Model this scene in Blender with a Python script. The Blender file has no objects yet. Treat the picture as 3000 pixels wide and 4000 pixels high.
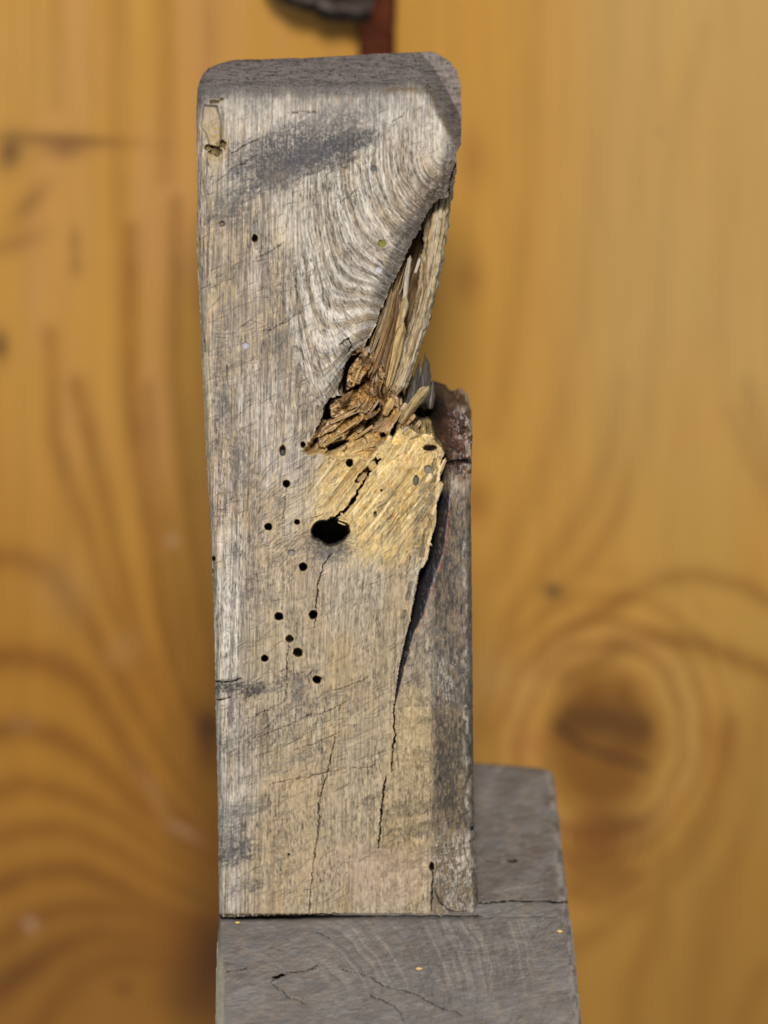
import bpy, math
import numpy as np
from math import radians as R

# ------------------------------------------------------------------ camera, world, lamps
TH = R(24.0)          # the camera looks down by this
LEAN = R(14.0)        # the post leans back by this
D = 1.2               # metres to the post
S = 1.0 / 15000.0     # metres on the post for one pixel of the photograph
FW = np.array([0.0, math.cos(TH), -math.sin(TH)])
RT = np.array([1.0, 0.0, 0.0])
UP = np.array([0.0, math.sin(TH), math.cos(TH)])
P0 = np.array([0.0, 0.0, 0.32])
CAM = P0 - FW * D
scene = bpy.context.scene
cd = bpy.data.cameras.new('camera')
cam = bpy.data.objects.new('camera', cd)
scene.collection.objects.link(cam)
cam.location = CAM
cam.rotation_euler = (math.pi / 2 - TH, 0, 0)
cd.sensor_fit = 'VERTICAL'; cd.sensor_height = 36.0
cd.lens = 36.0 * D / (4000 * S)
cd.clip_start = 0.05; cd.clip_end = 50
cd.dof.use_dof = True; cd.dof.focus_distance = D - 0.001; cd.dof.aperture_fstop = 7.0
scene.camera = cam
world = bpy.data.worlds.new('World'); scene.world = world; world.use_nodes = True
bg = world.node_tree.nodes['Background']
bg.inputs[0].default_value = (0.86, 0.93, 1.0, 1); bg.inputs[1].default_value = 0.34
def lamp(name, loc, target, size, energy, col):
    l = bpy.data.lights.new(name, 'AREA'); l.shape = 'DISK'; l.size = size; l.energy = energy; l.color = col
    o = bpy.data.objects.new(name, l); scene.collection.objects.link(o)
    o.location = loc
    import mathutils
    o.rotation_euler = (mathutils.Vector(target) - mathutils.Vector(loc)).to_track_quat('-Z', 'Y').to_euler()
    return o
lamp('room_lamp', (0.01, -1.05, 1.16), (0, 0, 0.34), 0.17, 20.0, (1.0, 0.965, 0.91))
scene.view_settings.view_transform = 'Standard'; scene.view_settings.look = 'None'
scene.view_settings.exposure = 0.0; scene.view_settings.gamma = 1.0

# ------------------------------------------------------------------ mapping and noise helpers
def rays(px, py):
    px = np.asarray(px, float); py = np.asarray(py, float)
    return FW * D + RT * ((px - 1500) * S)[..., None] + UP * ((2000 - py) * S)[..., None]
NP = np.array([0.0, math.cos(LEAN), -math.sin(LEAN)])
def pos_post(px, py, w):              # w: millimetres behind the post's front plane
    d = rays(px, py)
    t = ((P0 - CAM) @ NP + np.asarray(w) * 1e-3) / (d @ NP)
    return CAM + d * t[..., None]
ZB = pos_post(1300., 3572., 0.)[2]
def pos_base(px, py, h):              # h: millimetres below the block's top plane
    d = rays(px, py)
    t = (ZB - np.asarray(h) * 1e-3 - CAM[2]) / d[..., 2]
    return CAM + d * t[..., None]
YW = 0.24
def pos_wall(px, py, w):
    d = rays(px, py)
    t = (YW + np.asarray(w) * 1e-3 - CAM[1]) / d[..., 1]
    return CAM + d * t[..., None]

def ss(a, b, x):
    t = np.clip((x - a) / (b - a), 0, 1); return t * t * (3 - 2 * t)
_lat = {}
def vn(x, y, seed=0):
    if seed not in _lat: _lat[seed] = np.random.default_rng(1000 + seed).random((256, 256))
    L = _lat[seed]
    xi = np.floor(x).astype(int); yi = np.floor(y).astype(int)
    fx = x - xi; fy = y - yi
    fx = fx * fx * fx * (fx * (fx * 6 - 15) + 10); fy = fy * fy * fy * (fy * (fy * 6 - 15) + 10)
    a = L[yi & 255, xi & 255]; b = L[yi & 255, (xi + 1) & 255]
    c = L[(yi + 1) & 255, xi & 255]; d = L[(yi + 1) & 255, (xi + 1) & 255]
    return (a * (1 - fx) + b * fx) * (1 - fy) + (c * (1 - fx) + d * fx) * fy
def fbm(x, y, seed=0, o=4, g=0.5):
    s = 0; a = 1; n = 0
    for i in range(o):
        s = s + a * vn(x * 2 ** i + 17.3 * i, y * 2 ** i + 9.1 * i, seed + i); n += a; a *= g
    return s / n
def rot(x, y, cx, cy, deg):
    a = R(deg); dx = x - cx; dy = y - cy
    return dx * math.cos(a) + dy * math.sin(a), -dx * math.sin(a) + dy * math.cos(a)
def voronoi(x, y, seed):
    rng = np.random.default_rng(seed); J = rng.random((128, 128, 2)); V = rng.random((128, 128, 3))
    xi = np.floor(x).astype(int); yi = np.floor(y).astype(int)
    f1 = np.full(x.shape, 9.); f2 = np.full(x.shape, 9.); val = np.zeros(x.shape + (3,)); ox = np.zeros(x.shape); oy = np.zeros(x.shape)
    for j in (-1, 0, 1):
        for i in (-1, 0, 1):
            cx = (xi + i) & 127; cy = (yi + j) & 127
            dx = xi + i + J[cy, cx, 0] - x; dy = yi + j + J[cy, cx, 1] - y
            d = np.hypot(dx, dy)
            nw = d < f1
            f2 = np.where(nw, f1, np.minimum(f2, d))
            val[nw] = V[cy, cx][nw]; ox = np.where(nw, dx, ox); oy = np.where(nw, dy, oy)
            f1 = np.where(nw, d, f1)
    return f1, f2, val, ox, oy
def segdist(x, y, pts, full=False):
    pts = np.asarray(pts, float); best = np.full(x.shape, 1e9); tt = np.zeros(x.shape); n = len(pts) - 1
    for i in range(n):
        ax, ay = pts[i, 0], pts[i, 1]; bx, by = pts[i + 1, 0], pts[i + 1, 1]
        vx, vy = bx - ax, by - ay
        t = np.clip(((x - ax) * vx + (y - ay) * vy) / (vx * vx + vy * vy + 1e-9), 0, 1)
        d = np.hypot(x - ax - t * vx, y - ay - t * vy)
        m = d < best; best = np.where(m, d, best); tt = np.where(m, (i + t) / n, tt)
    return (best, tt) if full else best
def inside(x, y, poly):
    c = np.zeros(x.shape, bool); n = len(poly)
    for i in range(n):
        x1, y1 = poly[i]; x2, y2 = poly[(i + 1) % n]
        if y1 == y2: continue
        k = ((y1 > y) != (y2 > y)) & (x < (x2 - x1) * (y - y1) / (y2 - y1) + x1)
        c ^= k
    return c
def sdf(x, y, poly):                  # positive inside
    d = segdist(x, y, list(poly) + [poly[0]])
    return np.where(inside(x, y, poly), d, -d)
def interp(v, pts, ax=1):             # x as a function of y along a polyline
    p = np.asarray(pts, float); return np.interp(v, p[:, ax], p[:, 1 - ax])
def rough_poly(poly, amp, step, seed):
    out = []; rng = np.random.default_rng(seed)
    P = list(poly) + [poly[0]]; k = 0
    for i in range(len(poly)):
        a = np.array(P[i][:2], float); b = np.array(P[i + 1][:2], float)
        am = P[i][2] if len(P[i]) > 2 else amp
        n = max(1, int(np.hypot(*(b - a)) / step))
        for j in range(n):
            out.append(tuple(a + (b - a) * j / n + rng.normal(0, am, 2)))
    return out
def splat(grid, gx, gy, val):
    H, W = grid.shape
    ix = np.floor(gx).astype(int); iy = np.floor(gy).astype(int)
    fx = gx - ix; fy = gy - iy
    for a, b, wt in ((0, 0, (1 - fx) * (1 - fy)), (1, 0, fx * (1 - fy)), (0, 1, (1 - fx) * fy), (1, 1, fx * fy)):
        xx = ix + a; yy = iy + b
        ok = (xx >= 0) & (xx < W) & (yy >= 0) & (yy < H)
        np.add.at(grid, (yy[ok], xx[ok]), (val * wt)[ok])
def dashes(X0, Y0, step, shape, ang, n, lmin, lmax, seed, dens=None, wander=0.15, extra=0.0):
    """short fibres that follow the grain: ang is the grain's lean (0 = up the post, + = to the right going up)"""
    g = np.zeros(shape); rng = np.random.default_rng(seed); H, W = shape
    x = rng.random(n) * (W - 2) ; y = rng.random(n) * (H - 2)
    if dens is not None:
        k = rng.random(n) < dens[y.astype(int), x.astype(int)]; x = x[k]; y = y[k]; n = len(x)
    L = rng.uniform(lmin, lmax, n) ** 1.0 / step; amp = rng.uniform(0.4, 1.0, n); j = rng.normal(extra, wander, n)
    ds = 0.6
    for s in range(int(lmax / step / ds)):
        t = s * ds / L; on = t < 1
        if not on.any(): break
        xi = np.clip(x.astype(int), 0, W - 1); yi = np.clip(y.astype(int), 0, H - 1)
        a = ang[yi, xi] + j
        splat(g, x[on], y[on], (amp * ds * np.sin(np.pi * np.clip(t, 0.02, 1)) ** 0.5)[on])
        x = x + np.sin(a) * ds; y = y - np.cos(a) * ds
    return g
def blur(a, k=1):
    for _ in range(k):
        p = np.pad(a, 1, mode='edge')
        a = (p[:-2, 1:-1] + p[2:, 1:-1] + p[1:-1, :-2] + p[1:-1, 2:] + 2 * p[1:-1, 1:-1]) / 6
    return a
def mix(c, col, m):
    m = np.clip(m, 0, 1)[..., None]; return c * (1 - m) + np.asarray(col) * m

# ------------------------------------------------------------------ mesh helpers
def link(name, me, mat, parent=None):
    o = bpy.data.objects.new(name, me); scene.collection.objects.link(o)
    if parent: o.parent = parent
    if mat: me.materials.append(mat)
    return o
def tag(o, label=None, cat=None, group=None, kind=None):
    for k, v in (('label', label), ('category', cat), ('group', group), ('kind', kind)):
        if v: o[k] = v
    return o
def empty(name, loc):
    o = bpy.data.objects.new(name, None); scene.collection.objects.link(o); o.location = loc; o.empty_display_size = 0.02
    return o
def build(name, V, Q, col, mat, parent=None, gloss=None, origin=None):
    V = np.asarray(V, float)
    me = bpy.data.meshes.new(name)
    off = np.zeros(3)
    if parent is not None: off = np.array(parent.matrix_world.translation) if False else np.array(parent['_o'])
    elif origin is not None: off = np.asarray(origin)
    me.vertices.add(len(V)); me.vertices.foreach_set('co', (V - off).ravel())
    Q = np.asarray(Q, np.int32)
    me.loops.add(Q.size); me.loops.foreach_set('vertex_index', Q.ravel())
    me.polygons.add(len(Q)); me.polygons.foreach_set('loop_start', np.arange(0, Q.size, 4, dtype=np.int32))
    me.polygons.foreach_set('use_smooth', np.ones(len(Q), bool))
    me.update(calc_edges=True)
    a = me.color_attributes.new('tint', 'FLOAT_COLOR', 'POINT')
    c4 = np.ones((len(V), 4)); c4[:, :3] = np.clip(col, 0, 1); a.data.foreach_set('color', c4.ravel())
    g = me.attributes.new('gloss', 'FLOAT', 'POINT')
    g.data.foreach_set('value', (np.zeros(len(V)) if gloss is None else gloss).astype(float))
    o = link(name, me, mat, parent)
    if parent is None: o.location = off
    return o
def sheet(name, X, Y, P, C, keep, wallvec, mat, parent=None, gloss=None, wallcol=None, origin=None, wall_segs=1, endplane=None):
    """grid of vertices -> mesh of the kept cells, with walls along its rim and a back, so that it is a solid"""
    H, W = X.shape
    idx = np.arange(H * W).reshape(H, W)
    kf = keep
    a = idx[:-1, :-1][kf]; b = idx[:-1, 1:][kf]; c = idx[1:, 1:][kf]; d = idx[1:, :-1][kf]
    Q = np.stack([a, d, c, b], 1)
    kp = np.pad(kf, 1)
    up = kf & ~kp[:-2, 1:-1]; dn = kf & ~kp[2:, 1:-1]; lf = kf & ~kp[1:-1, :-2]; rg = kf & ~kp[1:-1, 2:]
    E = np.concatenate([
        np.stack([idx[:-1, 1:][up], idx[:-1, :-1][up]], 1), np.stack([idx[1:, :-1][dn], idx[1:, 1:][dn]], 1),
        np.stack([idx[:-1, :-1][lf], idx[1:, :-1][lf]], 1), np.stack([idx[1:, 1:][rg], idx[:-1, 1:][rg]], 1)])
    V = P.reshape(-1, 3); col = C.reshape(-1, 3); gl = np.zeros(H * W) if gloss is None else gloss.ravel()
    used = np.unique(np.concatenate([Q.ravel()])); remap = -np.ones(H * W, int); remap[used] = np.arange(len(used))
    V = V[used]; col = col[used]; gl = gl[used]; Q = remap[Q]; E = remap[E]
    rim = np.unique(E)
    vs = [V]; cs = [col]; gs = [gl]; base = len(V); prev = rim.copy()
    lut = -np.ones(len(V), int); lut[rim] = np.arange(len(rim)); QQ = [Q]
    reach = np.ones(len(rim)) if endplane is None else np.maximum(endplane - (V[rim] - P0) @ NP, 0.0008) / np.linalg.norm(wallvec)
    for s in range(wall_segs):
        fr = (s + 1) / wall_segs
        nv = V[rim] + wallvec[None, :] * (fr * reach)[:, None]
        vs.append(nv); wc = col[rim] * 0.9 if wallcol is None else np.tile(np.asarray(wallcol), (len(rim), 1)); cs.append(wc); gs.append(gl[rim] * 0)
        e0 = (E[:, 0] if s == 0 else base - len(rim) + lut[E[:, 0]]); e1 = (E[:, 1] if s == 0 else base - len(rim) + lut[E[:, 1]])
        n0 = base + lut[E[:, 0]]; n1 = base + lut[E[:, 1]]
        QQ.append(np.stack([e1, e0, n0, n1], 1)); base += len(rim)
    return build(name, np.concatenate(vs), np.concatenate(QQ), np.concatenate(cs), mat, parent, np.concatenate(gs), origin)

def wood_mat(name, fine, bump, rough=0.85, spec=0.25, vary=0.25, mottle=(0.5, 0.5), scale=1400):
    m = bpy.data.materials.new(name); m.use_nodes = True; nt = m.node_tree; n = nt.nodes; l = nt.links
    b = n['Principled BSDF']
    at = n.new('ShaderNodeVertexColor'); at.layer_name = 'tint'
    tc = n.new('ShaderNodeTexCoord')
    mp = n.new('ShaderNodeMapping'); mp.inputs['Scale'].default_value = fine
    nz = n.new('ShaderNodeTexNoise'); nz.inputs['Scale'].default_value = scale; nz.inputs['Detail'].default_value = 5; nz.inputs['Roughness'].default_value = 0.65
    l.new(tc.outputs['Object'], mp.inputs['Vector']); l.new(mp.outputs[0], nz.inputs['Vector'])
    rp = n.new('ShaderNodeMapRange'); rp.inputs['From Min'].default_value = 0.3; rp.inputs['From Max'].default_value = 0.7
    rp.inputs['To Min'].default_value = 1 - vary; rp.inputs['To Max'].default_value = 1 + vary
    l.new(nz.outputs['Fac'], rp.inputs['Value'])
    mx = n.new('ShaderNodeVectorMath'); mx.operation = 'SCALE'
    l.new(at.outputs['Color'], mx.inputs[0]); l.new(rp.outputs[0], mx.inputs['Scale'])
    l.new(mx.outputs[0], b.inputs['Base Color'])
    gl = n.new('ShaderNodeAttribute'); gl.attribute_name = 'gloss'
    rr = n.new('ShaderNodeMapRange'); rr.inputs['To Min'].default_value = rough; rr.inputs['To Max'].default_value = 0.3
    l.new(gl.outputs['Fac'], rr.inputs['Value']); l.new(rr.outputs[0], b.inputs['Roughness'])
    b.inputs['Specular IOR Level'].default_value = spec
    bp = n.new('ShaderNodeBump'); bp.inputs['Strength'].default_value = 0.6; bp.inputs['Distance'].default_value = bump
    l.new(nz.outputs['Fac'], bp.inputs['Height']); l.new(bp.outputs[0], b.inputs['Normal'])
    return m
M_wood = wood_mat('weathered_wood', (1, 0.35, 0.35), 0.00022)
M_block = wood_mat('grey_weathered_wood', (0.35, 1, 1), 0.00012, scale=900, vary=0.14)
M_wall = wood_mat('varnished_pine', (1, 1, 0.1), 0.00003, rough=0.42, spec=0.4, vary=0.05, scale=250)
M_iron = wood_mat('dark_weathered_horn', (1, 1, 1), 0.0006, rough=0.9, spec=0.08, vary=0.5, scale=160)

# ------------------------------------------------------------------ pine wall behind
def make_wall():
    st = 12.0
    xs = np.arange(-900, 3901, st); ys = np.arange(-900, 5101, st)
    X, Y = np.meshgrid(xs, ys)
    wx = X + 26 * (fbm(X / 260, Y / 420, 3) - 0.5); wy = Y + 30 * (fbm(X / 300, Y / 300, 9) - 0.5)
    C = np.ones(X.shape + (3,)) * np.array([0.53, 0.262, 0.046])
    C = mix(C, (0.53, 0.26, 0.085), 0.6 * ss(0.4, 0.75, fbm(wx / 150, Y / 900, 21, 3)) * ss(2300, 1500, Y) * ss(1500, 700, X))
    C = mix(C, (0.52, 0.285, 0.06), 0.8 * ss(2100, 2800, X) * ss(0.3, 0.6, fbm(X / 300, Y / 500, 23)))
    C = mix(C, (0.40, 0.17, 0.014), 0.75 * ss(1700, 3000, Y + 0.5 * (900 - X)) * ss(1300, 900, X))
    C = mix(C, (0.26, 0.10, 0.012), 0.6 * ss(2900, 3900, Y) * ss(1300, 700, X))  # lower left darkened in the colour, where the post's shadow falls
    C = mix(C, (0.42, 0.20, 0.030), 0.65 * ss(3000, 3900, Y) * ss(1800, 2300, X))
    C = mix(C, (0.31, 0.14, 0.018), 0.5 * ss(2500, 3100, X + 0.25 * (Y - 2600)) * ss(2000, 3600, Y))
    dk = np.zeros(X.shape)
    def line(pts, wd, am, soft=1.0):
        nonlocal dk
        wd = wd * 1.5; d = segdist(wx, wy, pts); m = d < wd * 4
        dk = np.maximum(dk, np.where(m, am * np.exp(-(d / wd) ** 2), 0))
    # the growth lines that sweep round the knot below on the left
    L = [[(-900, 2300), (-300, 2190), (60, 2170), (200, 2240), (330, 2430), (500, 2700), (650, 2960), (800, 3160), (930, 3320)],
         [(-900, 2750), (-200, 2590), (60, 2560), (200, 2590), (330, 2670), (460, 2860), (600, 3080), (760, 3240), (930, 3370)],
         [(-900, 3000), (-200, 2880), (80, 2840), (220, 2880), (380, 2980), (540, 3130), (700, 3280), (900, 3420)],
         [(-900, 3300), (-200, 3130), (100, 3060), (300, 3110), (480, 3200), (640, 3330), (900, 3500)],
         [(-900, 3500), (-200, 3330), (100, 3240), (260, 3240), (450, 3320), (640, 3440), (900, 3560)],
         [(-900, 3800), (-100, 3500), (120, 3410), (300, 3400), (480, 3470), (700, 3590), (920, 3640)],
         [(-700, 4100), (-50, 3700), (150, 3580), (330, 3545), (520, 3560), (700, 3640), (920, 3700)],
         [(-500, 4300), (0, 3880), (200, 3720), (380, 3650), (560, 3660), (760, 3720), (920, 3760)],
         [(-200, 4500), (150, 4000), (300, 3820), (450, 3740), (600, 3740), (800, 3800)],
         [(300, 1500), (330, 1650), (390, 1850), (440, 2100), (520, 2400), (620, 2700), (760, 3000), (900, 3200)],
         [(200, 1300), (215, 1700), (260, 1850), (330, 2050), (430, 2330), (500, 2500), (560, 2650), (700, 2920), (880, 3150)],
         [(500, 900), (500, 1500), (540, 1800), (600, 2100), (640, 2400), (700, 2650), (800, 2920), (900, 3100)],
         [(560, 1500), (590, 1800), (680, 2200), (720, 2450), (790, 2700), (900, 2950)],
         [(690, 800), (680, 1500), (740, 2000), (790, 2350), (850, 2700), (930, 2900)],
         [(640, -300), (650, 300), (640, 700)], [(470, -800), (450, 300), (470, 900)], [(230, -500), (215, 100), (220, 400)],
         [(830, -300), (800, 600), (770, 1200)]]
    am = [.55, .6, .6, .5, .5, .65, .6, .55, .5, .45, .4, .55, .4, .4, .3, .25, .25, .2]
    wd = [34, 36, 34, 28, 28, 30, 30, 34, 40, 26, 26, 30, 24, 24, 24, 30, 20, 22]
    for p, a, w in zip(L, am, wd): line(p, w, a)
    # knot on the right and the rings round it
    L = [[(2750, 100), (2640, 500), (2600, 900), (2560, 1300), (2500, 1700), (2420, 2000), (2300, 2180), (2150, 2380), (2020, 2550), (1960, 2800)],
         [(2430, 1500), (2380, 1750), (2280, 2000), (2150, 2200), (2000, 2420), (1920, 2650), (1900, 2850)],
         [(2400, -300), (2330, 600), (2280, 1100), (2200, 1600), (2080, 1950), (1930, 2250)],
         [(3100, 2400), (2900, 2290), (2750, 2250), (2600, 2260), (2500, 2300), (2350, 2380), (2200, 2480), (2060, 2620)],
         [(3300, 2760), (3050, 2650), (2900, 2580), (2700, 2510), (2560, 2490), (2430, 2510), (2330, 2580), (2200, 2640)],
         [(2920, 1500), (2990, 1800), (3100, 2100)], [(2860, 1600), (2960, 1850), (3200, 2200)],
         [(2840, 2830), (2830, 3000), (2780, 3200), (2640, 3400), (2500, 3520), (2350, 3640), (2230, 3700)],
         [(2230, 3480), (2330, 3520), (2430, 3480), (2500, 3420)], [(2250, 3380), (2330, 3430), (2430, 3400)],
         [(2600, 3350), (2560, 3650), (2480, 3850), (2420, 4300)], [(2980, 3800), (2900, 4000), (2840, 4300)],
         [(3020, 2600), (2960, 2900), (2930, 3200), (2800, 3500), (2740, 3900), (2740, 4400)],
         [(2120, -300), (2080, 700), (2010, 1300), (1930, 1700)], [(2560, -300), (2500, 700), (2460, 1200)], [(2860, -300), (2850, 700), (2800, 1300)]]
    am = [.28, .3, .2, .45, .55, .35, .3, .35, .45, .4, .3, .3, .22, .2, .15, .15]
    wd = [26, 30, 40, 24, 28, 30, 26, 34, 26, 26, 34, 30, 44, 30, 40, 40]
    for p, a, w in zip(L, am, wd): line(p, w, a)
    C = mix(C, (0.20, 0.066, 0.005), 1.25 * dk * (0.75 + 0.5 * (fbm(X / 90, Y / 120, 31) - 0.3)))
    kx, ky = rot(wx, wy, 2350, 2890, 12)
    k = np.hypot(kx / 225, ky / 270)
    C = mix(C, (0.50, 0.27, 0.085), 0.3 * np.exp(-((k - 1.45) / 0.28) ** 2))
    kr = 0.5 + 0.5 * np.cos(2 * np.pi * (k * 2.6 + 0.8 * fbm(X / 150, Y / 150, 34)))
    C = mix(C, (0.24, 0.085, 0.008), 0.55 * kr ** 2 * ss(0.9, 1.2, k) * ss(2.9, 1.5, k))
    C = mix(C, (0.20, 0.070, 0.007), 0.9 * ss(1.28, 0.72, k) * (0.65 + 0.5 * fbm(X / 70, Y / 70, 33)))
    C = mix(C, (0.10, 0.04, 0.008), 0.75 * ss(1.0, 0.7, k) * np.exp(-((ky + 75 + 0.1 * kx) / 75) ** 2))
    for cc in ([(2170, 2830), (2290, 2925), (2370, 2950), (2530, 3000)], ):
        C = mix(C, (0.04, 0.014, 0.006), 0.8 * np.exp(-(segdist(X, Y, cc) / 13) ** 2))
    k2x, k2y = rot(wx, wy, 2330, 3270, 0); k2 = np.hypot(k2x / 110, k2y / 125)
    kq = 0.5 + 0.5 * np.cos(2 * np.pi * (k2 * 2.2)); C = mix(C, (0.20, 0.065, 0.006), 0.75 * kq * ss(2.6, 1.2, k2) * ss(3150, 3250, Y))
    C = mix(C, (0.24, 0.08, 0.009), 0.75 * ss(1.35, 0.4, k2))
    C = mix(C, (0.10, 0.035, 0.006), 0.55 * np.exp(-((wx - 2440) ** 2 / 120 ** 2 + (wy - 3210) ** 2 / 80 ** 2)))
    C = mix(C, (0.42, 0.15, 0.05), 0.5 * np.exp(-((wx - 2060) ** 2 / 60 ** 2 + (wy - 2900) ** 2 / 60 ** 2)))
    C = mix(C, (0.27, 0.09, 0.02), 0.5 * np.exp(-((wx - 2830) ** 2 / 40 ** 2 + (wy - 2900) ** 2 / 90 ** 2)))
    # dark marks on the left and next to the post, plus painted shadow and highlights
    def spot(x, y, rx, ry, c, a, ang=0):
        nonlocal C
        u, v = rot(X, Y, x, y, ang); C = mix(C, c, a * np.exp(-(u * u / rx ** 2 + v * v / ry ** 2)))
    spot(40, 590, 50, 75, (0.03, 0.014, 0.012), 0.8, 15); spot(240, 545, 260, 26, (0.13, 0.05, 0.012), 0.75, 3); spot(250, 580, 90, 42, (0.16, 0.06, 0.02), .7)
    spot(120, 790, 110, 40, (0.22, 0.09, 0.02), .55, -48); spot(60, 950, 120, 40, (0.25, 0.11, 0.03), .5, -20)
    spot(0, 1350, 34, 60, (0.06, 0.02, 0.01), .75); spot(290, 940, 22, 50, (0.18, 0.08, 0.02), .5); spot(295, 1040, 24, 50, (0.18, 0.08, 0.02), .5)
    spot(815, 2840, 42, 75, (0.03, 0.01, 0.008), .85, -10); spot(810, 2920, 60, 130, (0.13, 0.04, 0.006), .6)
    spot(480, 3860, 30, 22, (0.07, 0.02, 0.005), .7, 20)
    spot(830, 3750, 110, 190, (0.09, 0.025, 0.003), .75); spot(750, 3900, 170, 120, (0.11, 0.035, 0.005), .6, 20); spot(60, 3800, 220, 50, (0.09, 0.03, 0.004), .55, -30)  # first two: the post's shadow at lower left, painted into the colour
    spot(1850, 620, 60, 120, (0.33, 0.13, 0.03), .5); spot(1830, 1090, 60, 90, (0.30, 0.12, 0.025), .5); spot(1860, 1960, 60, 90, (0.26, 0.10, 0.015), .6)
    spot(1890, 2650, 200, 120, (0.52, 0.28, 0.09), .5)
    spot(2580, 520, 26, 16, (0.2, 0.09, 0.02), .6, 20)
    spot(2160, 2308, 34, 26, (0.025, 0.027, 0.018), .95)
    spot(672, 2112, 22, 26, (0.62, 0.36, 0.2), .6); spot(715, 3245, 75, 16, (0.60, 0.34, 0.18), .6, 28); spot(118, 3610, 24, 22, (0.6, 0.36, 0.25), .7)  # varnish highlights painted as pale spots
    spot(590, 3080, 110, 14, (0.5, 0.25, 0.12), .5, 56); spot(480, 2540, 60, 80, (0.48, 0.25, 0.09), .35, 40); spot(85, 2830, 60, 30, (.42, .2, .08), .4)
    spot(120, 250, 300, 300, (0.50, 0.27, 0.07), .5); spot(250, 2300, 130, 170, (0.47, 0.25, 0.08), .4)
    C = C * (0.94 + 0.13 * fbm(wx / 40, Y / 1100, 41, 3))[..., None]
    C = mix(C, (0.53, 0.33, 0.115), 0.6 * ss(1900, 2500, X) * ss(2400, 1200, Y))
    P = pos_wall(X, Y, 0 * X)
    o = sheet('pine_wall', X, Y, P, C, np.ones((len(ys) - 1, len(xs) - 1), bool), np.array([0, 0.02, 0]), M_wall,
              origin=pos_wall(1500., 4900., 0.))
    tag(o, 'varnished knotty pine board wall, honey brown and out of focus, behind the post', 'wall', kind='structure')
make_wall()

# ------------------------------------------------------------------ the broken post on its block: one thing
root = empty('broken_post', pos_post(1350., 3572., 20.))
root['_o'] = list(root.location)
tag(root, 'weathered upright post with worm holes and a torn side, jointed into a grey wooden block', 'wooden post')

ST = 2.5
xs = np.arange(750, 1906, ST); ys = np.arange(190, 3610, ST)
X, Y = np.meshgrid(xs, ys); SH = X.shape
OUT = [(772, 345), (782, 310), (805, 283), (850, 258), (920, 243), (1060, 238), (1165, 232), (1173, 238), (1186, 233), (1300, 222), (1500, 210), (1680, 203), (1708, 210),
       (1752, 238), (1785, 275), (1800, 330), (1803, 450), (1801, 570, 3), (1786, 590, 3), (1782, 640, 3), (1776, 690, 3), (1768, 735, 3), (1752, 768, 3), (1722, 772, 3), (1700, 795, 3),
       (1665, 838, 3), (1645, 890, 3), (1605, 950, 2.5), (1570, 1030, 2.5), (1532, 1108, 2.5), (1500, 1180, 3), (1482, 1215, 3), (1474, 1255, 3), (1452, 1300, 3), (1425, 1345, 3), (1412, 1368, 3),
       (1440, 1372, 4), (1472, 1398, 4), (1498, 1440, 4), (1510, 1490, 4), (1548, 1535, 4), (1556, 1578, 4), (1590, 1588, 3), (1640, 1545, 2), (1690, 1497, 3), (1738, 1508, 3), (1762, 1538, 2), (1790, 1526, 2),
       (1806, 1523, 2), (1826, 1548, 1), (1840, 1600, 1), (1845, 1700, 1), (1842, 1830, 1), (1838, 1950, .8), (1841, 2100, .8), (1843, 2300, .8), (1846, 2600, .8), (1848, 2900, .8), (1851, 3150, .8), (1856, 3350, .8),
       (1866, 3480, .8), (1872, 3530), (1894, 3566, 2), (1880, 3574, 2.5), (1750, 3578, 2.5), (1600, 3570, 2.5), (1400, 3566, 2.5), (1200, 3570, 2.5), (1000, 3578, 2), (870, 3583, 2), (856, 3570, .8), (853, 3300, .8), (849, 3000, .8),
       (843, 2800, .8), (838, 2500, .8), (829, 2200, .8), (818, 1980, .8), (803, 1750, .8), (795, 1550, .8), (785, 1300, .8), (775, 1100, .8), (768, 920, .8), (772, 800, .8), (769, 600, .6), (767, 430, .6)]
OUTR = rough_poly(OUT, 0.5, 9, 5)
SD = sdf(X, Y, OUTR)
gyy, gxx = np.gradient(blur(SD, 2), ST); gn = np.hypot(gxx, gyy) + 1e-6
ins = SD > 0
kf = ins[:-1, :-1] | ins[1:, :-1] | ins[:-1, 1:] | ins[1:, 1:]
outv = ~ins & (SD > -2.2 * ST)
XX = np.where(outv, X - SD * gxx / gn, X); YY = np.where(outv, Y - SD * gyy / gn, Y)
SDp = np.maximum(SD, 0)

# --- grain direction
cx, cy = 1730.0, 600.0
edge = interp(Y, [(1400, 250), (1350, 500), (1200, 800), (1125, 1100), (1125, 1300), (1180, 1500), (1290, 1640), (1400, 1700)])
kk = 0.36 + 0.42 * ss(1150, 1500, X)
dyc = np.maximum(Y - cy, 0)
swirl = -np.arctan2(kk ** 2 * dyc, np.maximum(cx - X, 8))
ms = ss(-30, 60, X - edge) * ss(1720, 1600, Y)
ANG = -0.03 + 0 * X
ANG = ANG * (1 - ms) + np.maximum(swirl, -1.25) * ms
fan = R(38) + R(26) * ss(1350, 1050, X) - R(22) * ss(1500, 1720, X)
mf = ss(1620, 1740, Y + 0.3 * (X - 1250)) * ss(2330, 2080, Y) * ss(930, 1120, X) * ss(1850, 1750, X)
ANG = ANG * (1 - mf) + fan * mf
ml = ss(2080, 2330, Y) * ss(3000, 2500, Y) * ss(1150, 1450, X) * ss(1700, 1600, X)
ANG = ANG + R(13) * ml
RE = np.sqrt((cx - X) ** 2 + (kk * dyc) ** 2)

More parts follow.
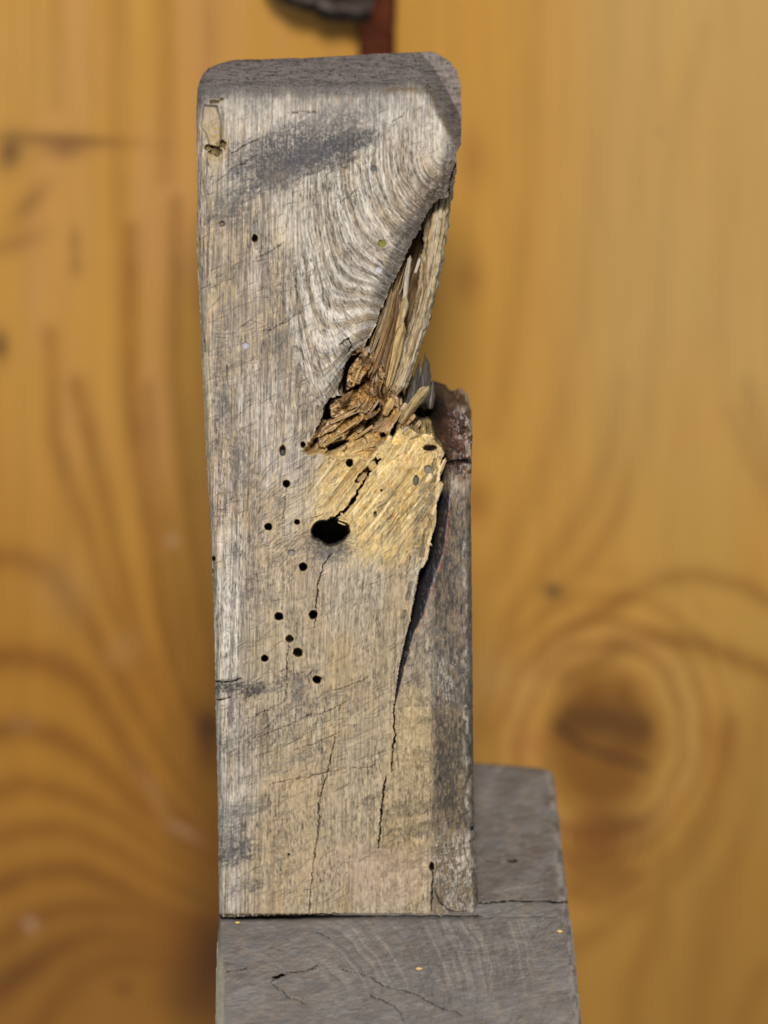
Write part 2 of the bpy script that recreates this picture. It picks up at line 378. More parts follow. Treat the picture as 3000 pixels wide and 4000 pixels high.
# --- boundaries of the gap beside the side strip
GL = [(1640, 1560), (1690, 1700), (1735, 1770), (1722, 1810), (1716, 1870), (1706, 1960), (1698, 2050), (1680, 2115), (1666, 2190), (1640, 2230), (1620, 2330), (1602, 2420), (1580, 2510), (1560, 2600), (1546, 2700), (1540, 2762)]
GR = [(1700, 1560), (1760, 1700), (1775, 1800), (1770, 1870), (1762, 1930), (1750, 2048), (1737, 2150), (1713, 2225), (1688, 2300), (1650, 2412), (1613, 2487), (1584, 2596), (1556, 2700), (1542, 2762)]
jag = 5 * (fbm(Y / 14, 0 * Y + 3, 51, 3) - 0.5) * 2 * ss(2500, 2100, Y) + 9 * (vn(Y / 45, 0 * Y, 55) - 0.5) * ss(2400, 2100, Y)
gl = interp(Y, GL) + jag; gr = np.maximum(interp(Y, GR) + 6 * (fbm(Y / 30, 0 * Y, 52) - 0.5), gl + 1)
below = Y > 2762
SPL = interp(Y, [(1540, 2762), (1538, 2850), (1532, 2930), (1530, 3010), (1503, 3035), (1492, 3150), (1486, 3220), (1476, 3300), (1470, 3600)])
slab = np.where(below, X > SPL, X > gl) & (Y > 1480)
YTOP = [(1400, 1800), (1440, 1785), (1480, 1745), (1520, 1700), (1548, 1675), (1562, 1672), (1600, 1668), (1625, 1682), (1655, 1690), (1690, 1692), (1710, 1715), (1728, 1745), (1740, 1775)]
# torn heart of the wood
CORE = [(1412, 1362), (1385, 1375), (1358, 1400), (1342, 1440), (1338, 1475), (1322, 1520), (1330, 1548), (1285, 1562), (1268, 1590), (1252, 1640), (1236, 1672), (1205, 1722), (1170, 1765), (1200, 1782), (1265, 1778), (1320, 1800), (1378, 1786), (1432, 1800),
        (1476, 1762), (1505, 1722), (1540, 1682), (1580, 1672), (1640, 1695), (1700, 1690), (1705, 1560), (1640, 1520), (1560, 1555), (1512, 1460), (1470, 1380)]
SC = sdf(X, Y, rough_poly(CORE, 3.5, 10, 8))
core = (SC > 0) & ~(slab & (X > 1640))
# --- depth in millimetres
W = 0.0 * X
le = interp(Y, [(768, 400), (770, 800), (768, 920), (785, 1300), (803, 1750), (829, 2200), (843, 2800), (856, 3600)])
dl = np.maximum(X - le, 0)
W += 2.6 * np.clip(1 - dl / 24, 0, 1) ** 2 + 0.8 * np.clip(1 - dl / 110, 0, 1) ** 2
re = interp(Y, [(1845, 1700), (1841, 2100), (1848, 2900), (1856, 3350), (1872, 3550)])
dr = np.maximum(re - X, 0)
W += np.where(Y > 1480, 6.0 * np.clip(1 - dr / 26, 0, 1) ** 2.2 + 2.6 * np.clip(1 - dr / 160, 0, 1), 0)
# top: the cap slopes back
ytop = interp(X, [(770, 400), (800, 372), (900, 352), (1100, 350), (1300, 352), (1500, 345), (1640, 338), (1690, 392), (1740, 470), (1800, 590)], ax=0)
ytop = ytop + 10 * (fbm(X / 60, 0 * X, 61) - 0.5)
dt = ytop + 45 - Y
W += np.where(dt > 0, 0.0028 * np.clip(dt, 0, 75) ** 1.95 + 0.30 * np.clip(dt - 60, 0, 400), 0)
W = np.minimum(W, 48)
# upper right edge of the front and the worn diagonal edge
DE = [(1800, 560), (1782, 620), (1768, 735), (1700, 795), (1645, 890), (1570, 1030), (1500, 1180), (1474, 1255), (1412, 1368), (1360, 1400), (1338, 1475), (1325, 1530)]
dd = segdist(X, Y, DE)
md = (Y > 520) & (Y < 1560) & ~core & ~slab
bevw = 58 + 26 * (fbm(X / 50, Y / 50, 63) - 0.5)
W += np.where(md, 5.5 * np.clip(1 - dd / bevw, 0, 1) ** 1.7, 0)
lump = ss(1700, 1760, X + 0.35 * (Y - 640)) * ss(560, 620, Y) * ss(900, 760, Y) * ss(0, 1, 1 - core)
W += lump * 3.5 * (fbm(X / 26, Y / 40, 65) - 0.35)
# undulation, saw marks, fibres
gx_, gy_ = np.sin(ANG), -np.cos(ANG)
W += np.where(slab, 1.3 * (fbm(X / 16, Y / 34, 695, 4, .6) - .5), 0)
W += 0.9 * (fbm(X / 240, Y / 600, 71) - 0.5) + 0.35 * (fbm(X / 40, Y / 160, 72) - 0.5)
rs, _ = rot(X, Y, 0, 0, 66)
W += 0.16 * np.sin(rs / 15 + 5 * fbm(X / 200, Y / 200, 73)) * ss(0.35, 0.65, fbm(X / 250, Y / 250, 74))
N = SH
GC = cx - np.sqrt((cx - X) ** 2 + (ms * kk * dyc) ** 2) + 0.028 * Y + 7 * (fbm(X / 160, Y / 260, 700) - .5) + 2.5 * (fbm(X / 30, Y / 60, 705) - .5)
gl1 = fbm(GC / 4.2, Y / 320, 710, 2, .5); gl2 = fbm(GC / 9, Y / 500, 715, 2, .5)
lines = ss(0.56, 0.70, gl1) * ss(0.30, 0.55, fbm(X / 26, Y / 70, 720, 3)) * (1 - mf)
lines2 = ss(0.55, 0.70, gl2) * (1 - mf)
W += 0.20 * lines + 0.12 * lines2
dfull = np.clip(ins * 1.0, 0, 1)
pores = dashes(0, 0, ST, N, ANG, 30000, 8, 30, 11, dens=(0.10 + 0.9 * ss(0.38, 0.66, fbm(X / 110, Y / 180, 75))) * dfull, wander=0.10)
longp = dashes(0, 0, ST, N, ANG, 1500, 60, 220, 12, dens=0.7 * dfull, wander=0.03)
white = dashes(0, 0, ST, N, ANG, 22000, 40, 220, 13, dens=(0.25 + 0.75 * ss(0.4, 0.65, fbm(X / 140, Y / 300, 76))) * dfull, wander=0.05)
ochre = dashes(0, 0, ST, N, ANG, 20000, 30, 140, 14, dens=dfull, wander=0.06)
diag = dashes(0, 0, ST, N, 0 * X + R(63), 8500, 10, 70, 15, dens=dfull * (0.08 + 0.92 * ss(0.47, 0.62, fbm(rs / 30, X / 300, 77))) * (0.35 + 0.65 * np.maximum(ss(2550, 2700, Y), ss(1150, 950, X) * ss(600, 800, Y))) , wander=0.22)
pores = np.clip(pores, 0, 1.6); white = np.clip(white, 0, 2.0); ochre = blur(np.clip(ochre, 0, 3), 2)
W += 0.22 * np.clip(pores, 0, 1) + 0.12 * np.clip(longp, 0, 1) + 0.16 * np.clip(diag, 0, 1) - 0.12 * white
ring = vn(RE / 7.5 + 1.2 * fbm(X / 80, Y / 80, 78), 0 * X + 0.5 + 0.004 * Y, 79)
ringm = ms * ss(400, 560, Y) * ss(60, 160, RE)
W += ringm * 0.3 * (ring - 0.5)

# --- colour
GREY = (0.49, 0.455, 0.405); TAN = (0.40, 0.295, 0.175); OCH = (0.50, 0.33, 0.135); DARK = (0.055, 0.05, 0.052)
n1 = fbm(X / 120, Y / 330, 81, 4); n2 = fbm(X / 45, Y / 110, 82, 4); n3 = fbm(X / 300, Y / 300, 83)
C = np.ones(SH + (3,)) * np.array(TAN)
C = mix(C, GREY, 0.62 * ss(0.36, 0.62, 0.6 * n1 + 0.4 * n2) )
C = mix(C, (0.43, 0.30, 0.22), 0.35 * ss(0.45, 0.65, fbm(X / 90, Y / 170, 84)))
C = mix(C, OCH, 0.45 * np.clip(ochre, 0, 1.4) * ss(0.3, 0.6, fbm(X / 110, Y / 260, 85)))
wz = 0.30 + 0.7 * np.maximum.reduce([ss(1000, 880, X) * ss(1500, 2300, Y), ss(900, 500, Y), ms * 0.9, ss(1690, 1760, X) * ss(2300, 2500, Y) * ss(2800, 2700, Y)])
C = mix(C, (0.62, 0.58, 0.53), np.clip(0.42 * white * wz, 0, 0.8))
C = mix(C, (0.66, 0.62, 0.57), 0.5 * np.exp(-((X - 905) / 26) ** 2) * ss(2150, 2300, Y) * ss(2720, 2640, Y) * (0.5 + n2))
C = mix(C, (0.38, 0.29, 0.15), 0.7 * np.clip(1 - dl / 34, 0, 1) * ss(0.3, 0.6, fbm(X / 20, Y / 150, 86)))
C = mix(C, (0.33, 0.25, 0.165), ringm * 0.3 * ss(0.5, 0.72, ring)); C = mix(C, (0.60, 0.55, 0.48), ringm * 0.2 * ss(0.5, 0.25, ring))
spk = fbm(GC / 4.5, Y / 90, 620, 4, 0.55); spl = fbm(X / 90, Y / 150, 625, 3)
C = mix(C, (0.24, 0.215, 0.19), 0.42 * ss(0.46, 0.62, 0.5 * spk + 0.5 * fbm(X / 26, Y / 60, 630, 4, .6) + 0.10 * (spl - .5)))
C = mix(C, (0.12, 0.11, 0.105), 0.42 * ss(0.55, 0.66, spk * 0.75 + spl * 0.25 + 0.02))
band_ = ss(0.52, 0.66, fbm(rs / 30, X / 500, 635, 3))
C = mix(C, (0.23, 0.205, 0.18), 0.38 * band_ * ss(0.42, 0.6, spk))
thin = dashes(0, 0, ST, N, ANG, 9000, 60, 240, 16, dens=(0.25 + 0.75 * ss(0.42, 0.62, fbm(X / 70, Y / 500, 640, 3))) * dfull, wander=0.02)
C = mix(C, (0.17, 0.145, 0.12), 0.45 * np.clip(thin, 0, 1.2))
C = mix(C, (0.13, 0.11, 0.095), 0.62 * lines); C = mix(C, (0.26, 0.205, 0.15), 0.35 * lines2); C = mix(C, (0.62, 0.58, 0.52), 0.38 * ss(0.46, 0.34, gl1) * wz); W += 0.10 * np.clip(thin, 0, 1)
arcs = dashes(0, 0, ST, N, ANG, 20000, 10, 48, 17, dens=ringm * (0.15 + 0.85 * ss(0.5, 0.7, ring)) * dfull, wander=0.12)
C = mix(C, (0.33, 0.25, 0.165), ringm * 0.28 * ss(0.5, 0.72, ring)); C = mix(C, (0.62, 0.57, 0.50), ringm * 0.22 * ss(0.5, 0.25, ring))
C = mix(C, (0.075, 0.065, 0.055), 0.85 * np.clip(arcs, 0, 1.1)); W += 0.22 * np.clip(arcs, 0, 1)
C = mix(C, (0.40, .30, .165), .45 * ss(1800, 2600, Y) * ss(900, 1060, X))
# yellow zone round the break, brown heart
yz = ss(420, 120, np.hypot((X - 1500) / 1.15, (Y - 1900) / 1.0)) * ss(1080, 1330, X + 0.35 * (Y - 1900)) * ss(1620, 1750, Y + 0.25 * (X - 1400))
fu0, fv0 = rot(X, Y, 1400, 1900, -54)
yz0 = yz * (~slab)
yz = 0.55 * yz0 + 0.45 * (~slab) * ss(0.22, 0.62, yz + 0.75 * (fbm(fu0 / 110, fv0 / 12, 730, 4, .6) - .5) * ss(0, .3, yz) * ss(1, .6, yz))
C = mix(C, (0.53, 0.36, 0.12), 0.9 * yz * (0.72 + 0.55 * (fbm(X / 60, Y / 60, 87) - 0.4)))
C = mix(C, (0.70, 0.53, 0.24), 0.40 * yz * np.clip(white, 0, 1.3))
C = mix(C, (0.52, 0.27, 0.05), 0.55 * yz * ss(0.55, 0.75, fbm(*rot(X / 18, Y / 18, 0, 0, -52), 88) ) )
def stain(x, y, rx, ry, ang, col, a, thr=0.45, sc=18, hard=0.12, an=1.0):
    global C
    u, v = rot(X, Y, x, y, ang)
    env = np.exp(-(u * u / rx ** 2 + v * v / ry ** 2))
    n = fbm(u / (sc * 3.0 * an), v / sc, int(x + y) % 97 + 200, 4, 0.6)
    n = n + 0.16 * (fbm(u / 22, v / 7, 660, 3, .65) - .5) * 2
    C = mix(C, col, a * (0.55 + 0.45 * ss(.40, .58, vn(X / 5, Y / 6, 664))) * ss(-hard, hard, n - 0.62 + thr * 0.55 + 0.30 * (env - 0.35)) * ss(0.10, 0.50, env))
dkc = (0.10, 0.095, 0.10)
stain(1210, 545, 250, 90, -22, dkc, 0.92, thr=0.42, sc=14); stain(1180, 640, 280, 60, -24, dkc, 0.85, thr=0.30, sc=11); stain(1370, 560, 110, 40, -18, (.09, .085, .09), 0.85, thr=0.5, sc=10); stain(960, 600, 90, 60, -30, dkc, 0.6, thr=0.3, sc=7); stain(1130, 640, 160, 45, -22, dkc, .6, thr=.4, sc=8)
stain(930, 670, 60, 24, -25, dkc, .7, thr=.1); stain(1180, 610, 120, 40, -22, dkc, .7, thr=.15)
stain(1330, 640, 80, 26, -22, (0.07, .065, .07), .8, thr=.2); stain(960, 740, 90, 24, -30, dkc, .6, thr=.1); stain(1080, 700, 60, 60, -10, (0.2, .15, .12), .5, thr=.1)
stain(1690, 790, 70, 150, 30, (0.13, 0.095, 0.07), .85, thr=.7, sc=9); stain(1765, 600, 38, 200, 0, (0.11, 0.085, 0.065), .85, thr=.8, sc=9); stain(1560, 1000, 34, 200, 27, (0.17, .14, .12), .75, thr=.6, sc=9); stain(1500, 1110, 60, 160, 24, (0.2, .17, .14), .5, thr=.1)
stain(1580, 900, 30, 70, 24, (0.10, 0.09, 0.085), .6, thr=.15)
stain(930, 1760, 45, 130, 30, (0.16, .14, .12), .6, thr=.1); stain(960, 1860, 80, 26, -55, dkc, .6, thr=.1); stain(1000, 1900, 30, 60, 10, dkc, .5, thr=.1)
stain(880, 2680, 90, 26, -8, (0.085, .08, .07), .95, thr=.28, sc=9); stain(985, 2700, 60, 30, -30, (0.07, .065, .06), .9, thr=.22, sc=9); stain(1110, 2660, 140, 30, -20, dkc, .6, thr=.1, sc=9)
stain(930, 3330, 90, 50, -20, dkc, .85, thr=.25, sc=10); stain(1090, 3290, 30, 90, 5, dkc, .7, thr=.15, sc=10); stain(1000, 3150, 120, 30, -15, dkc, .55, thr=.08, sc=10)
stain(960, 3460, 70, 30, 0, dkc, .6, thr=.12, sc=10); stain(1600, 3160, 100, 28, -12, (0.13, .12, .11), .85, thr=.22, sc=10); stain(1620, 3240, 90, 30, -12, (0.13, .12, .11), .8, thr=.2, sc=10)
stain(1560, 3340, 110, 60, 0, (0.16, .14, .12), .6, thr=.15, sc=10); stain(1640, 2960, 50, 40, 0, (0.16, .13, .10), .7, thr=.18, sc=10); stain(1640, 2820, 50, 22, -20, (0.12, .1, .08), .8, thr=.18, sc=9)
stain(1590, 3080, 100, 330, 4, (0.42, 0.30, 0.14), .5, thr=.5, sc=30); stain(1610, 2850, 50, 200, 3, (0.47, 0.36, 0.19), .4, thr=.3, sc=30)
stain(1450, 3420, 300, 110, 0, (0.42, .31, .235), .5, thr=.35, sc=40); stain(1180, 3200, 130, 260, 0, (0.45, .33, .19), .5, thr=.3, sc=30)
stain(1165, 2695, 26, 46, 4, (0.14, .125, .12), .75, thr=.45, sc=60); stain(1290, 2140, 100, 60, 0, (0.15, .14, .13), .8, thr=.35, sc=6)
stain(1640, 2030, 22, 150, 8, (0.15, .12, .09), .75, thr=.2, sc=8); stain(1690, 1900, 16, 80, 8, (0.12, .1, .08), .75, thr=.25, sc=8)
stain(840, 560, 30, 130, 0, (0.36, .28, .15), .6, thr=.3, sc=14); stain(1340, 1560, 60, 120, 20, (0.34, .29, .17), .5, thr=.25, sc=14)
stain(1700, 560, 90, 90, 0, (0.50, .45, .38), .5, thr=.3, sc=10)
# right strip of the front: grey-brown, speckled
fs = slab & ((X > gr) | below)
m = np.where(fs, ss(1670, 1710, X + 0.15 * np.maximum(2300 - Y, 0)), 0) * ss(1850, 2000, Y)
sp = fbm(X / 6, Y / 26, 91, 4, 0.6); lo = fbm(X / 60, Y / 140, 92)
C = mix(C, (0.20, 0.145, 0.09), m * 0.85)
C = mix(C, (0.48, 0.43, 0.37), m * ss(0.46, 0.62, sp) * (0.25 + 0.75 * np.maximum(ss(2380, 2480, Y) * ss(2800, 2700, Y), ss(3180, 3300, Y))))
C = mix(C, (0.075, 0.062, 0.05), m * 0.85 * ss(0.52, 0.64, sp * 0.7 + lo * 0.3 + 0.09 * np.maximum(ss(2700, 2800, Y) * ss(3280, 3120, Y), ss(1950, 2050, Y) * ss(2500, 2350, Y) * ss(1800, 1760, X))))
C = mix(C, (0.55, 0.50, 0.44), m * 0.4 * np.exp(-((re - X - 26) / 16) ** 2) * ss(0.48, 0.62, fbm(X / 12, Y / 30, 93)) * ss(2000, 2100, Y))
C = mix(C, (0.45, 0.17, 0.08), np.where(slab, 0.55 * np.exp(-((X - gr) / 9) ** 2), 0) * ss(1850, 1950, Y) * ss(2600, 2450, Y) * ss(0.4, 0.6, fbm(X / 30, Y / 30, 94)))
stain(1000, 2860, 240, 60, -24, dkc, .45, thr=.0, sc=6); stain(1180, 2960, 260, 40, -22, dkc, .4, thr=.0, sc=6); stain(1250, 2740, 240, 36, -20, dkc, .4, thr=.0, sc=6)
stain(900, 3260, 60, 120, 0, dkc, .55, thr=.3, sc=7); stain(870, 1500, 40, 260, 0, dkc, .45, thr=.15, sc=7); stain(1000, 2330, 60, 120, 10, dkc, .3, thr=.1, sc=7); stain(900, 820, 70, 60, -20, dkc, .6, thr=.3, sc=7)
stain(1120, 1420, 60, 120, -20, dkc, .4, thr=.2, sc=7); stain(1000, 1200, 180, 30, -28, (.2, .17, .14), .5, thr=.4, sc=9); stain(960, 1040, 160, 26, -28, (.2, .17, .14), .4, thr=.4, sc=9); stain(1020, 1360, 190, 24, -28, (.2, .17, .14), .45, thr=.4, sc=9)
C = mix(C, (0.17, .145, .12), 0.55 * yz * ss(.54, .66, fbm(fu0 / 26, fv0 / 5, 750, 4, .6)) * ss(1800, 2050, Y))
# pores, long hairlines and diagonal marks: dirt in the grooves
dirt = (0.085, 0.075, 0.065)
C = mix(C, dirt, 0.78 * np.clip(pores, 0, 1.1) * (0.55 + 0.7 * n2)); C = mix(C, (0.2, .15, .1), 0.45 * np.clip(longp, 0, 1)); C = mix(C, dirt, 0.75 * np.clip(diag, 0, 1.1))
# top cap and its chamfered corner
cap = ss(-40, 60, ytop + 6 - Y + 80 * (fbm(X / 40, Y / 25, 95, 4, .6) - 0.5))
capn = fbm(X / 48, Y / 8 + 0.05 * np.sin(X / 40), 96, 5, 0.7)
C = mix(C, (0.40, 0.36, 0.32), 0.35 * ss(560, 420, Y))
C = mix(C, (0.15, 0.135, 0.125), 0.7 * ss(1, 0, (Y - ytop) / 150 + 0.8 * (fbm(X / 40, Y / 60, 97) - 0.25)) * ss(1650, 1560, X))
C = mix(C, (0.215, 0.175, 0.158), 0.9 * cap); C = mix(C, (0.075, 0.058, 0.052), cap * 0.4 * ss(0.5, 0.66, capn)); C = mix(C, (0.25, 0.215, 0.195), cap * 0.55 * ss(0.48, 0.34, capn)); C = mix(C, (0.04, .03, .028), cap * .6 * ss(.64, .72, fbm(X / 14, Y / 5, 680, 3)))
C = mix(C, (0.23, 0.14, 0.06), 0.75 * np.exp(-(segdist(X, Y, [(1500, 350), (1560, 348), (1640, 352), (1680, 345), (1690, 380), (1730, 460), (1760, 520)]) / 9) ** 2) * ss(.3, .6, fbm(X / 20, Y / 20, 98)))
C = mix(C, (0.10, 0.06, 0.045), 0.9 * np.exp(-(segdist(X, Y, [(1130, 440), (1240, 436)]) / 5) ** 2) * ss(.45, .6, vn(X / 9, Y / 9, 99)))
gloss = np.zeros(SH)

# --- the top left knot scar
for (x, y, rx, ry, dp) in ((838, 397, 20, 9, 1.5), (865, 388, 9, 7, 1.2), (845, 590, 26, 22, 4.0), (868, 565, 14, 16, 3.0), (812, 575, 14, 12, 3.0)):
    e = np.hypot((X - x) / rx, (Y - y) / ry) + 1.3 * (fbm(X / 11, Y / 11, 101) - 0.5)
    W += dp * ss(1.1, 0.6, e); C = mix(C, (0.12, 0.075, 0.03), 0.8 * ss(1.15, 0.7, e)); C = mix(C, (0.42, 0.3, 0.1), 0.25 * np.exp(-((e - 1.25) / .3) ** 2))
q = inside(X, Y, [(790, 405), (850, 410), (868, 470), (866, 540), (850, 580), (820, 590), (800, 520), (780, 500)])
qs = np.clip(sdf(X, Y, [(790, 405), (850, 410), (868, 470), (866, 540), (850, 580), (820, 590), (800, 520), (780, 500)]) / 10, 0, 1)
W += 2.0 * qs; C = mix(C, (0.36, 0.28, 0.20), 0.8 * qs); C = mix(C, (0.36, 0.25, 0.07), 0.7 * (np.hypot((X - 840) / 70, (Y - 530) / 110) < 1) * ss(-.1, .2, fbm(X / 9, Y / 9, 690, 3) - .5 + .3 * (np.exp(-((X - 840) ** 2 / 40 ** 2 + (Y - 540) ** 2 / 60 ** 2)) - .6)))
C = mix(C, (0.07, .045, .02), 0.5 * np.exp(-(segdist(X, Y, [(866, 420), (872, 480), (868, 550), (850, 590)]) / 6) ** 2))

# --- chunks of the torn heart
def smax(a, b): return np.maximum(a, b)
def terr(n, k, sh=0.16):
    q = n * k; i = np.floor(q); f = q - i
    return (i + ss(0.5 - sh, 0.5 + sh, f)) / k
wx_ = 16 * (fbm(X / 40, Y / 40, 111) - .5); wy_ = 16 * (fbm(X / 40, Y / 40, 112) - .5)
up_ = ss(1600, 1480, Y + 0.35 * (1400 - X))
aa = -33 - 38 * up_ - 14 * ss(1440, 1560, X)
ca, sa = np.cos(np.radians(aa)), np.sin(np.radians(aa))
u = (X - 1400 + wx_) * ca + (Y - 1600 + wy_) * sa; v = -(X - 1400 + wx_) * sa + (Y - 1600 + wy_) * ca
f1, f2, VV, OX, OY = voronoi(u / 105 + 40, v / 34 + 40, 7)
g1, g2, val2, ox2, oy2 = voronoi(u / 46 + 20, v / 15 + 20, 9)
F = f2 - f1; G = g2 - g1
fib = fbm(u / 70, v / 3.6, 116, 3)
cr = 3.0 + 11.5 * VV[..., 0] ** 1.3 + 4.0 * (VV[..., 1] - .5) * OX * 2 + 7.0 * (VV[..., 2] - .3) * OY * 2
cr += 2.6 * (val2[..., 0] - 0.4) * (val2[..., 1] > 0.45) + 1.5 * (val2[..., 2] - .5) * oy2
cr += 2.0 * (fib - .5) + 1.8 * (0.5 - np.abs(2 * fbm(u / 22, v / 9, 740, 3) - 1))  + 1.5 * (fbm(X / 16, Y / 16, 115, 4, 0.6) - 0.5)
crumbly = ss(0.50, 0.60, fbm(X / 34, Y / 34, 125, 3))
cr += crumbly * (1.5 + 1.8 * (vn(X / 5, Y / 5, 117) - .5) + 1.6 * (vn(X / 10, Y / 10, 126) - .5))
bowl = 5.0 * ss(0, 70, SC) * ss(1700, 1560, Y) - 2.0 * ss(1480, 1400, Y)
cr = (cr + bowl) * ss(0, 20, SC + 60 * ss(1700, 1640, Y))
cr = np.where(X > 1555, cr + ss(1555, 1620, X) * 22 * ss(1700, 1660, Y), cr)
low = ss(1680, 1790, Y + 0.25 * (X - 1300)) * ss(1480, 1410, X)   # dies out into the lower face
cr = cr * (1 - low * 0.65)
Wc = np.where(core, cr, 0)
W = np.where(core, W * 0.4 + Wc, W)
cc = np.ones(SH + (3,)) * np.array([0.40, 0.245, 0.10])
cc = mix(cc, (0.56, 0.40, 0.20), ss(0.35, 0.8, VV[..., 1]) * 0.9)
cc = mix(cc, (0.24, 0.12, 0.045), 0.85 * ss(0.55, 0.8, VV[..., 2] + 0.35 * (fbm(X / 30, Y / 30, 118) - .5)) * ss(1700, 1560, Y))
cc = mix(cc, (0.46, 0.27, 0.08), 0.8 * crumbly * (0.5 + vn(X / 6, Y / 6, 119)))
cc = mix(cc, (0.62, 0.50, 0.34), 0.45 * ss(0.52, 0.66, fib) * (1 - crumbly)); cc = mix(cc, (0.20, 0.11, 0.05), 0.6 * ss(0.47, 0.36, fib) * (1 - crumbly))
cc = mix(cc, (0.70, 0.54, 0.30), 0.6 * np.exp(-((F - 0.15) / 0.05) ** 2) * (VV[..., 0] > .4))
cc = mix(cc, (0.14, 0.07, 0.03), 0.5 * ss(0.07, 0.02, F)); cc = mix(cc, (0.12, 0.06, 0.03), 0.35 * ss(0.07, 0.02, G) * (val2[..., 1] > 0.45))
cc = mix(cc, (0.05, 0.03, 0.02), ss(1580, 1640, X) * ss(1700, 1650, Y))  # hollow beside the strip, its shade painted almost black
cc = mix(cc, (0.62, 0.45, 0.19), 0.5 * low)
kcol = (core * ss(-2, 6, SC) * (1 - 0.25 * low))
C = mix(C, 0, kcol * 0) if False else C * (1 - kcol[..., None]) + cc * kcol[..., None]
# black hollows under the worn edge: cut deep, with their shade painted in too
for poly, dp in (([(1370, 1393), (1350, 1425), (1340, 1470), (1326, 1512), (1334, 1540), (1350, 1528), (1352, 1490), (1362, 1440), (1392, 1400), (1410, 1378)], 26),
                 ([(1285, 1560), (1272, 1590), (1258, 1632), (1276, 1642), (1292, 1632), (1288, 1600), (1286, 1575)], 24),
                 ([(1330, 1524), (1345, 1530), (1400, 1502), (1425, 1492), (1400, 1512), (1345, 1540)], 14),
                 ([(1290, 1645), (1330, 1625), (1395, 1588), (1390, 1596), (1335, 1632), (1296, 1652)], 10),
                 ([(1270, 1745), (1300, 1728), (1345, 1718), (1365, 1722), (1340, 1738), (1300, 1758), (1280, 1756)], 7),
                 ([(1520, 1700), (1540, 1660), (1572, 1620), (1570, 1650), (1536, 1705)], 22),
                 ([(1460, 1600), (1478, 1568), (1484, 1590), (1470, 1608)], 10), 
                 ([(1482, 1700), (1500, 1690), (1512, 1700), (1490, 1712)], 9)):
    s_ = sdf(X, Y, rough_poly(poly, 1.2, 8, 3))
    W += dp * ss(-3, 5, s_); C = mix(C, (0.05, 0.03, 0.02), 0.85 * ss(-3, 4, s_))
# --- the yellow broken lip on the right
Ytop = interp(X, YTOP, ax=0) + 7 * (vn(X / 9, 0 * X, 121) - .5)
lip = (~core) & (~slab) & (Y > 1640) & (Y < 1830) & (X > 1430)
lu, lv = rot(X, Y, 1600, 1750, -40)
h1, h2, hv, hx, hy = voronoi(lu / 60 + 30, lv / 40 + 30, 15)
W += np.where(lip, (2.5 * hv[..., 0] + 2.2 * (hv[..., 1] - .5) * hx + 1.3 * (fbm(X / 14, Y / 14, 122, 4, .6) - .5)) * ss(1830, 1760, Y) * ss(1430, 1480, X), 0)
C = mix(C, (0.74, 0.55, 0.24), np.where(lip, 0.7 * ss(0.3, 0.8, hv[..., 0]), 0) * ss(1830, 1700, Y))
# raised bands along the fan
fu, fv = rot(X, Y, 1400, 1900, -52)
band = fbm(fu / 300, fv / 22, 123, 3)
mb = yz * ss(2180, 2000, Y) * (~core) * (~slab)
W += mb * 3.2 * (band - 0.5) * (1 - 0.5 * lip); C = mix(C, (0.80, 0.66, 0.40), mb * 0.6 * np.exp(-((band - 0.55) / 0.03) ** 2)); C = mix(C, (0.40, 0.27, 0.11), mb * 0.45 * ss(0.5, 0.66, band))
# --- the gap and the side strip
t = np.clip((X - gl) / np.maximum(gr - gl, 1), 0, 1)
wide = ss(3, 60, gr - gl)
gapw = (1.5 + 15 * wide) * (1 - 0.94 * np.clip(t * 1.15, 0, 1) ** 0.8) * (0.35 + 0.65 * ss(2762, 2500, Y)) + 1.6 * (1 - t)
gapw += 1.2 * (fbm(X / 18, Y / 60, 131) - .5) * (t < 1)
mg = slab & ~below
W = np.where(mg, np.where(t < 1, gapw + 0.5, W + 0.5 + 1.0 * ss(2500, 1900, Y)), W)
C = mix(C, (0.045, 0.043, 0.060), np.where(mg, 0.97 * ss(1.05, 0.86, t + 0.15 * (fbm(X / 12, Y / 30, 132) - .5)), 0) * ss(1880, 1950, Y))
C = mix(C, (0.30, 0.27, 0.29), np.where(mg & (t < 1), 0.55 * ss(0.55, 0.75, fbm(X / 7, Y / 22, 133, 4, .6)) * ss(0.2, 0.6, t), 0) * ss(1880, 1950, Y))
# resin-brown top of the strip
mr = slab & (X > 1590) & (Y < 1990)
topm = ss(1960, 1860, Y + 0.7 * (1850 - X))
rn = fbm(X / 24, Y / 30, 134, 5, .6); ru, rv = rot(X, Y, 1700, 1700, -62)
rw = 5 + 24 * ss(1740, 1640, X + 0.12 * (Y - 1600)) * ss(1760, 1640, Y) + 9 * ss(1760, 1690, X) + 4.5 * (rn - .5) + 1.2 * (fbm(ru / 60, rv / 8, 135) - .5) 
ytp = interp(X, [(1560, 1578), (1640, 1545), (1690, 1497), (1738, 1508), (1762, 1538), (1806, 1523), (1826, 1548), (1845, 1640)], ax=0)
rw = rw + np.clip(42 - rw, 0, 60) * np.clip(1 - (Y - ytp) / 75, 0, 1) ** 1.5 + 3.0 * np.clip(1 - dr / 30, 0, 1) ** 2
W = np.where(mr, W * (1 - topm) + rw * topm, W)
rc = np.ones(SH + (3,)) * np.array([0.085, 0.042, 0.030])
rc = mix(rc, (0.16, 0.085, 0.055), ss(0.45, 0.62, rn) * ss(1680, 1760, X)); rc = mix(rc, (0.028, 0.02, 0.022), ss(1760, 1670, X + 0.25 * (Y - 1650)))  # left side painted near black, as shade of the hollow
rc = mix(rc, (0.42, 0.30, 0.22), 0.8 * ss(0.5, 0.66, fbm(X / 22, Y / 30, 136, 4)) * ss(1775, 1815, X)); rc = mix(rc, (0.34, 0.31, 0.29), 0.7 * ss(0.55, 0.7, fbm(X / 12, Y / 16, 137, 4, .6)) * ss(1740, 1800, X))
